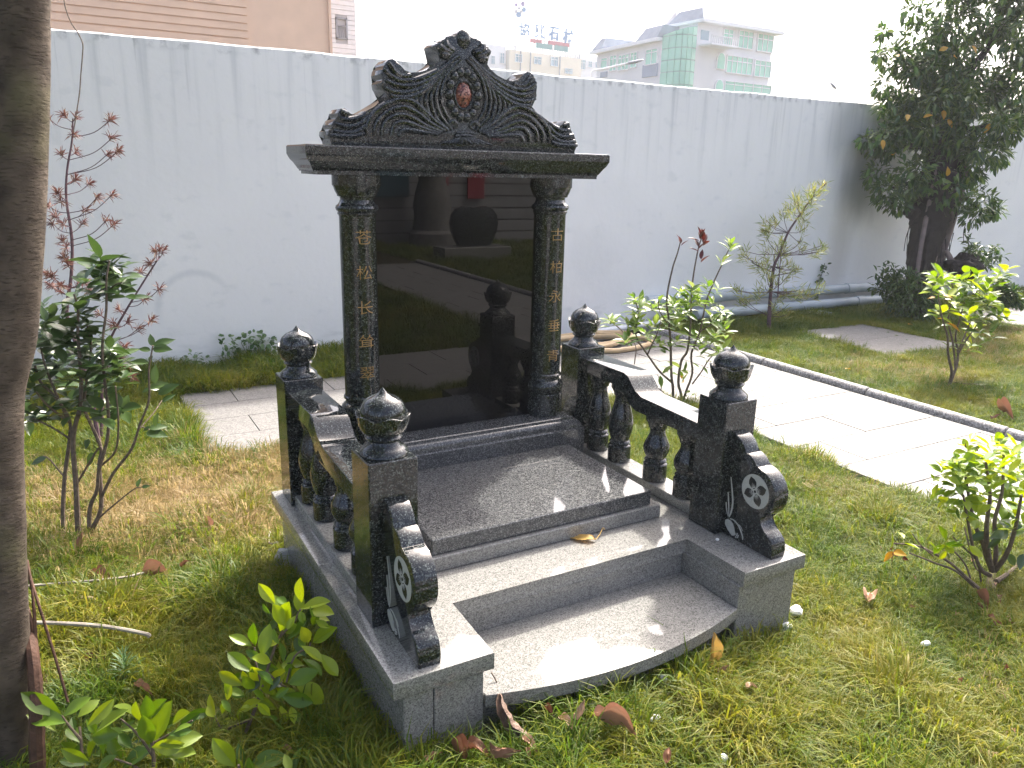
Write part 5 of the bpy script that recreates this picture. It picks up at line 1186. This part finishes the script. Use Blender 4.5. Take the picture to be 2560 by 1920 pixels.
# stone block
c = onz(2043, 797); b = B(); box(b, c.x - .09, c.x + .17, c.y - .07, c.y + .10, 0, .075, .006); single('stone_block', b, SMALLB, 'small flat grey green stone block in the grass before the pipes', 'stone block', tuple(c))
# hose coil
b = B(); pts = []
hc = Vector((2.62, 4.10, .06))
for i in range(90):
    t = i / 90 * 3.2 * 2 * pi; rx = .52 + .10 * sin(t * .37 + 1) - .05 * i / 90; ry = .22 + .05 * sin(t * .6); pts.append((hc.x + rx * cos(t) + .06 * sin(t * .31), hc.y + ry * sin(t) * .95 + .05 * cos(t * .23), .058 + .034 * (i / 90) + .012 * sin(t * 1.7)))
pts += [(3.30, 4.02, .06), (3.15, 3.80, .058), (2.75, 3.72, .058), (2.45, 3.86, .06)]
tube(b, smooth_line(pts, 2), .024, 10); single('garden_hose', b, HOSE, 'thick tan garden hose coiled on the path near the wall', 'hose', tuple(hc))
# fallen leaves
DRYM = [leaf_mesh('dry_leaf', LF_DRY, w_, f, c, ruffle=r_, across=4, n=12, fp=1.7) for w_, f, c, r_ in ((.44,1.6,.40,.9), (.52,1.1,.55,1.2), (.50,2.6,.30,.8), (.50,-1.3,-.45,1.1))]
GOLDM = leaf_mesh('dry_leaf', LF_GOLD, .40, .35, .04, ruffle=.4, across=3, n=8)
DGRN = leaf_mesh('dry_leaf', LF_GOLD, .6, .9, .2, ruffle=.8, across=3, n=8)
GRP = 'fallen leaves scattered on the grass'
def fallen(label, me, a, c, za=.07, zc=.06, wsc=1.0, nrm=None, group=GRP, name='fallen_leaf'):
    g_ = gh(*onz(a[0], a[1], za)[:2]) * (.85 if za < .2 else 0); p0, p1 = onz(a[0], a[1], za + g_ + (.048 if g_ > .004 else .026) * (.04 < za < .2)), onz(c[0], c[1], zc + g_ + (.048 if g_ > .004 else .026) * (.04 < za < .2)); o = bpy.data.objects.new(name, me); COL.objects.link(o)
    o.matrix_world = leaf_matrix(p0, p1, nrm or (UPV + rvec(.35)), wsc * (.66 if name == 'fallen_leaf' and me in DRYM else 1)); o['label'] = label; o['category'] = 'leaf'
    if group: o['group'] = group
    WORLD[o.name] = o.matrix_world.copy(); return o
f6 = lambda x, y: (980 + x * .452, 1480 + y * .452)
p0, p1 = onz(1513, 1352, .336), onz(1418, 1342, .339)
o = fallen('golden dried leaf with a curled stalk lying on the grey slab', GOLDM, (1490, 1348), (1418, 1342), .340, .336, 1.15, UPV, None)
b = B(); s0 = onz(1490, 1348, .341); tube(b, smooth_line([s0, onz(1500, 1335, .345), onz(1507, 1320, .352), onz(1512, 1324, .350)], 5), .0016, 6); stalk = obj('stalk', b, LF_GOLD, o)
stalk.matrix_parent_inverse = o.matrix_world.inverted()
cp = smooth_line([onz(*f6(592, 560), .205), onz(*f6(605, 640), .185), onz(*f6(650, 730), .15), onz(*f6(720, 790), .13), onz(*f6(785, 845), .12)], 5); b = B(); rows = []
for i, p in enumerate(cp):
    k = i / (len(cp) - 1); r_ = .003 + .0135 * sin(pi * min(1, k ** .8 * .93)) ** .9; t_ = (cp[min(i+1, len(cp)-1)] - cp[max(i-1, 0)]).normalized(); sd = t_.cross(FW).normalized(); fr = sd.cross(t_).normalized()
    rows.append([b.verts.new(p + (sd * cos(a) + fr * sin(a)) * r_ * (1 + .12 * sin(i * 1.7 + a))) for a in [radians(-60 + 34 * q + 8 * sin(i)) for q in range(9)]])
for p, q in zip(rows, rows[1:]):
    for k in range(8): b.faces.new((p[k], p[k+1], q[k+1], q[k]))
single('fallen_leaf', b, plain('grey_brown_dry_leaf', (.17,.115,.085), .6, .35, 60, .3, .4, 120), 'long curled dry leaf leaning against the front left corner of the tomb', 'leaf', tuple(cp[0]), GRP, sharp=70)
b = B(); tube(b, smooth_line([onz(*f6(592, 562), .17), onz(*f6(580, 500), .20), onz(*f6(550, 445), .225)], 5), .002, 6); o = single('leaf_stalk', b, STEM, 'thin bent leaf stalk leaning on the corner of the step', 'stalk', tuple(onz(*f6(592, 562), .17)))
for lab, k, a, c, za, zc, ws in (
    ('broad pale brown leaf under the long curled leaf', 1, f6(395,850), f6(545,840), .06, .08, 1.4), ('torn brown leaf right of the broad pale brown leaf', 3, f6(540,840), f6(690,920), .07, .05, 1.1), ('small tan leaf below the tip of the long curled leaf', 1, f6(720,800), f6(810,850), .06, .06, 1.3),
    ('narrow tan leaf below the long curled leaf', 0, f6(745,860), f6(765,930), .06, .05, 1.2), ('thin twisted dry leaf left of the broad pale brown leaf', 2, f6(325,835), f6(430,960), .06, .05, .7), ('reddish brown leaf at the bottom edge left of the others', 0, f6(190,960), f6(255,860), .05, .08, 1.3),
    ('crumpled brown leaf under the middle of the bowed step', 1, f6(920,690), f6(1010,720), .06, .07, 1.4), ('dark crumpled leaf behind the crumpled brown one under the step', 3, f6(990,690), f6(1080,620), .06, .09, 1.4), ('folded tan leaf pointing right under the bowed step', 0, f6(1110,690), f6(1270,660), .07, .08, 1.2),
    ('small brown leaf left of the crumpled leaves under the step', 2, f6(840,640), f6(900,680), .06, .06, 1.2), ('flat yellow dried blade of leaf in the grass before the step', 2, f6(1140,705), f6(1370,750), .06, .06, .5), ('upright brown leaf left of the yellow pointed leaf', 0, f6(1520,540), f6(1570,425), .04, .10, 1.5),
    ('small orange brown leaf right of the yellow pointed leaf', 1, f6(1960,530), f6(2010,485), .06, .07, 1.4), ('brown curled leaf in the lawn at the bottom right of the step', 2, f6(1515,950), f6(1535,850), .05, .08, 1.5), ('crumpled leaf at the foot of the yellow pointed leaf', 3, f6(1790,420), f6(1865,430), .06, .07, 1.4)):
    fallen(lab, DRYM[k], a, c, za, zc, ws)
fallen('yellow green pointed leaf standing folded by the right end of the step', DGRN, f6(1740, 385), f6(1815, 245), .05, .16, .9, -FW * .6 + RT * .6 + UPV * .2)
for lab, k, a, c, za, zc, ws in (('large pale tan leaf lying alone on the right lawn', 1, (2170,1505), (2178,1452), .05, .08, 1.3), ('brown leaf standing in the left lawn near the tomb', 0, (527,1325), (520,1280), .05, .11, .8), ('brown curled leaf by the stick in the left lawn', 2, (355,1440), (428,1422), .06, .07, .8),
    ('brown leaf lying left of the stick by the big trunk', 1, (225,1430), (285,1438), .06, .07, 1.0), ('small dark brown leaf above the curled one in the left lawn', 0, (455,1418), (465,1395), .05, .09, 1.2), ('reddish leaf at the foot of the camellia stems', 3, (165,1385), (215,1345), .05, .09, 1.2), ('dim brown leaf in the shade near the fleabane weed', 1, (205,1655), (255,1625), .05, .08, 1.0), ('orange brown leaf beside the fleabane weed', 0, (335,1715), (382,1718), .05, .06, 1.0),
    ('pinkish dry leaf close behind the hanging roots', 1, (95,1700), (125,1690), .04, .09, 1.4), ('brown leaf by the cut off shrub at the bottom edge', 1, (705,1872), (735,1868), .05, .06, 1.4),
    ('long brown leaf at the foot of the edge shrub', 2, f9(700,1070), f9(790,1170), .06, .04, .8), ('short brown leaf below the long one at the edge shrub', 0, f9(700,1150), f9(755,1175), .05, .05, 1.0), ('brown leaf among the litter under the edge shrub', 1, f9(780,1225), f9(830,1255), .05, .06, 1.1), ('rust coloured leaf lowest under the edge shrub', 0, f9(820,1265), f9(880,1280), .05, .05, 1.0), ('dark curled leaf on the far lawn right of the lawn shrub', 2, (2495,1020), (2535,1035), .05, .06, .9), ('small brown leaf left of the dark curled one on the far lawn', 3, (2475,1040), (2500,1042), .05, .06, 1.0)):
    fallen(lab, DRYM[k], a, c, za, zc, ws)
fallen('yellow leaf lying in the far lawn below the slabs', ORAL[0], (2113, 922), (2126, 918), .06, .07, 1.4)
fallen('yellow leaf lying in the grass at the foot of the fig tree', ORAL[0], (2270, 811), (2283, 808), .05, .06, 1.3)
fallen('brown seed husk lying on the pale path near the edge shrub', DRYM[3], f9(300, 410), f9(335, 395), .037, .045, 1.2)
for i in range(10):
    px, py = [(2127,862),(2152,873),(2253,860),(2285,863),(2326,864),(2348,860),(2190,820),(2220,830),(2240,838),(2270,850)][i]
    o = fallen('small green leaf lying on the pale slabs in the right lawn', FIGL[i % 2], (px - 5, py), (px + 5, py - 1), .034, .036, 1.3, group='leaves on the lawn slabs')
rng = random.Random(21)
for i in range(46):
    px, py = rng.uniform(1700, 2560), rng.uniform(1180, 1900)
    p = onz(px, py, .05)
    if p.x < .80 and p.y > -.08: continue
    if p.x > 2.2: continue
    q = onz(px + rng.uniform(-14, 14), py + rng.uniform(-8, 8), .07)
    o = bpy.data.objects.new('leaf_scrap', rng.choice(DRYM)); COL.objects.link(o); o.matrix_world = leaf_matrix(p, p + (q - p).normalized() * rng.uniform(.018, .04), UPV + rvec(.6), 1.2)
    o['label'] = 'small dry leaf scrap lost in the right hand lawn'; o['category'] = 'leaf'; o['group'] = 'leaf scraps in the right lawn'; WORLD[o.name] = o.matrix_world.copy()
# stones and scraps
def stone(label, px, py, r, z=.03, mt=WHITE, nm='white_stone'):
    b = B(); z = z + (.02 + gh(*onz(px, py, z)[:2]) if nm == 'white_stone' else 0); c = onz(px, py, z); v_ = ball(b, c, r, 1.2, .9, .8, 2)
    for v in v_: v.co += (v.co - c) * .7 * noise.noise(v.co * 45)
    single(nm, b, mt, label, 'stone', tuple(c), 'white stones in the grass', sharp=20, flat=True)
stone('white stone in the grass right of the tomb front corner', 1991, 1527, .022, .04); stone('white stone close against the right front block', 1964, 1566, .022, .03); stone('tiny white stone beside the upright brown leaf', 1655, 1697, .014, .05); stone('white stone under the yellow pointed leaf', 1795, 1707, .016, .05); stone('small cream stone in the grass below the step', 1637, 1796, .012, .05); stone('smallest white chip at the bottom right of the step', 1810, 1893, .010, .05); stone('whitish chip on the right lawn under the edge shrub shadow', 2311, 1608, .014, .04)
stone('dark pebble on the slab by the right bracket stone', 1817, 1362, .006, .335, KRB, 'pebble'); stone('pale pebble on the slab by the right bracket stone', 1793, 1349, .006, .334, WHITE, 'pebble')
b = B(); c = onz(720, 1400, .06); v_ = ball(b, c, .055, 1.0, .6, .9, 2)
for v in v_: v.co += (v.co - c) * .9 * noise.noise(v.co * 22)
single('rough_stone', b, plain('grey_veined_stone', (.42,.42,.42), .7, .3, 20, .3, .4, 40), 'rough grey white stone in the grass against the left side of the tomb', 'stone', tuple(c), flat=True)
# sticks
def stick(label, pts, r): 
    b = B(); tube(b, smooth_line([onz(*q) for q in pts], 5), r, 7, .08); single('stick', b, plain('grey_stick', (.30,.27,.22), .8, .2, 40, .2), label, 'stick', tuple(onz(*pts[0])), 'sticks in the grass')
stick('long thin pale stick in the left grass by the curled leaf', ((30,1468,.13),(100,1462,.125),(290,1446,.12),(360,1432,.11)), .0045)
stick('grey cut branch reaching right from the big trunk', ((50,1556,.14),(150,1558,.145),(260,1566,.14),(360,1584,.13),(375,1592,.12)), .0065)
stick('short brown stick behind the right front block', ((1968,1455,.06),(1996,1464,.06)), .006)
stick('short dry twig at the bottom of the front lawn', ((1500,1868,.06),(1518,1838,.08)), .004)
stick('forked pale twig in the left lawn near the tomb', ((675,1330,.08),(673,1358,.07),(695,1355,.08)), .004)

# ================================================================== GRASS
PATHS = [(2.235, 3.645, -8.1, 4.33), (-.81, 2.26, 2.62, 3.97), (-4.1, 2.26, -2.11, -.99), (5.04, 6.10, 2.64, 3.76), (7.77, 10.3, 2.88, 3.72)]
TOMB = (-.715, .715, .0, 1.315)
def free(x, y):
    e = .02 * noise.noise(Vector((x * 6, y * 6, 0)))
    for a, c, d, f in PATHS:
        if a - .004 + e < x < c + .004 - e and d - .004 + e < y < f + .004 - e: return False
    if TOMB[0] < x < TOMB[1] and TOMB[2] < y < TOMB[3]: return False
    if -.47 < x < .44 and -.06 + .06 * (x / .45) ** 2 < y < .3: return False
    if 3.63 < x < 3.735: return False
    return True
def tuft(name, n, h, mt, rad, lean, bw):
    b = B()
    for i in range(n):
        a = U(0, 2 * pi); r = rad * sqrt(R()); p = Vector((r * cos(a), r * sin(a), -.008)); d = Vector((cos(a) + U(-.9, .9), sin(a) + U(-.9, .9), 0)).normalized()
        hh = h * U(.55, 1.15); ln_ = lean * U(.4, 1.5); s = d.cross(UPV) * bw * U(.7, 1.3)
        p1 = p + UPV * hh * .45 + d * hh * .16 * ln_; p2 = p + UPV * hh * (.86 - .12 * ln_) + d * hh * .48 * ln_; p3 = p + UPV * hh * (1.02 - .38 * ln_) + d * hh * .92 * ln_
        v = [b.verts.new(x) for x in (p - s, p + s, p1 + s, p1 - s, p2 + s * .8, p2 - s * .8, p3)]
        b.faces.new((v[0], v[1], v[2], v[3])); b.faces.new((v[3], v[2], v[4], v[5])); b.faces.new((v[5], v[4], v[6]))
    return bpy.data.objects.new(name, finish(b, name, mt, 80))
tc_ = bpy.data.collections.new('grass_tufts'); hc_ = bpy.data.collections.new('hay_tufts')
for i in range(8): tc_.objects.link(tuft('tuft_%d' % i, 32, U(.075, .10), GRASS, .036, U(.45, 1.0), .0012))
for i in range(5): hc_.objects.link(tuft('hay_%d' % i, 28, U(.07, .09), HAY, .034, U(.5, 1.0), .0011))
def field(name, pts, coll):
    me = bpy.data.meshes.new(name); me.from_pydata([p[0] for p in pts], [], [])
    at = me.attributes.new('rot', 'FLOAT_VECTOR', 'POINT'); at.data.foreach_set('vector', [q for p in pts for q in p[1]])
    at = me.attributes.new('scl', 'FLOAT', 'POINT'); at.data.foreach_set('value', [p[2] for p in pts])
    o = bpy.data.objects.new(name, me); COL.objects.link(o); o['kind'] = 'stuff'
    ng = bpy.data.node_groups.new(name + '_nodes', 'GeometryNodeTree')
    ng.interface.new_socket(name='Geometry', in_out='INPUT', socket_type='NodeSocketGeometry'); ng.interface.new_socket(name='Geometry', in_out='OUTPUT', socket_type='NodeSocketGeometry')
    n = ng.nodes; gi = n.new('NodeGroupInput'); go = n.new('NodeGroupOutput'); ip = n.new('GeometryNodeInstanceOnPoints'); ci = n.new('GeometryNodeCollectionInfo')
    ci.inputs['Collection'].default_value = coll; ci.inputs['Separate Children'].default_value = True; ci.inputs['Reset Children'].default_value = True
    na = n.new('GeometryNodeInputNamedAttribute'); na.data_type = 'FLOAT_VECTOR'; na.inputs['Name'].default_value = 'rot'
    nb = n.new('GeometryNodeInputNamedAttribute'); nb.data_type = 'FLOAT'; nb.inputs['Name'].default_value = 'scl'
    e2r = n.new('FunctionNodeEulerToRotation')
    l = ng.links; l.new(gi.outputs[0], ip.inputs['Points']); l.new(ci.outputs[0], ip.inputs['Instance']); ip.inputs['Pick Instance'].default_value = True
    l.new(na.outputs[0], e2r.inputs[0]); l.new(e2r.outputs[0], ip.inputs['Rotation']); l.new(nb.outputs[0], ip.inputs['Scale']); l.new(ip.outputs[0], go.inputs[0])
    md = o.modifiers.new('tufts', 'NODES'); md.node_group = ng; return o
gpts, hpts = [], []
rng = random.Random(3)
def scatter(x0, x1, y0, y1, dens, smin, smax):
    for _ in range(int((x1 - x0) * (y1 - y0) * dens)):
        x, y = rng.uniform(x0, x1), rng.uniform(y0, y1)
        if not free(x, y): continue
        clump = noise.noise(Vector((x * 3.1, y * 3.1, 5))); fine = noise.noise(Vector((x * 11, y * 11, 9)))
        if rng.random() < -.08 - clump * .45 - fine * .45: continue
        s = 1.06 * (smin + (smax - smin) * rng.random()) * (1 + .55 * clump + .30 * fine)
        if x < -.7 and y < 3: s *= 1.12
        if -.8 < x < .5 and y < 0: s *= 1.12
        if 3.7 < x and y < 3.9: s *= .8
        if y > 3.95 and x < 2.3: s *= 1.35
        if x > .75 and x < 2.3 and y < 2: s *= .85
        wind = .35 * noise.noise(Vector((x * 1.9, y * 1.9, 1)))
        h = rng.random() < dry_at(x, y) * .92
        (hpts if h else gpts).append(((x, y, gh(x, y)), (rng.uniform(-.35, .35) + wind, rng.uniform(-.35, .35) - wind, rng.uniform(0, 6.283)), max(.35, s)))
scatter(-2.3, 2.3, -1.0, 2.65, 1700, .75, 1.25)
scatter(-2.3, 2.3, 2.65, 4.68, 1100, .8, 1.25)
scatter(-4.5, -2.3, -1.0, 4.68, 260, .9, 1.4)
scatter(3.7, 8.2, .2, 4.66, 950, .8, 1.2)
scatter(8.2, 13.5, .2, 4.66, 380, .9, 1.4)
scatter(3.7, 9, -8, .2, 130, 1.2, 1.8)
scatter(-3, 2.3, -9, -2.1, 150, 1.2, 1.8)
scatter(3.7, 12, -11, -8, 90, 1.4, 2.0)
field('grass', gpts, tc_); field('dry_grass', hpts, hc_)

# ================================================================== HAZE
hm = bpy.data.materials.new('pale_haze'); hm.use_nodes = True; hn = hm.node_tree.nodes; hn.remove(hn['Principled BSDF'])
pv_ = hn.new('ShaderNodeVolumePrincipled'); pv_.inputs['Color'].default_value = (.93, .96, 1, 1); pv_.inputs['Density'].default_value = .0013; pv_.inputs['Anisotropy'].default_value = .35
hm.node_tree.links.new(pv_.outputs[0], hn['Material Output'].inputs['Volume'])
b = B(); box(b, -GX - 2, GX + 2, -GX - 2, GX + 2, -1.1, 32); hz = struct('haze', b, hm, 'stuff', flat=True)
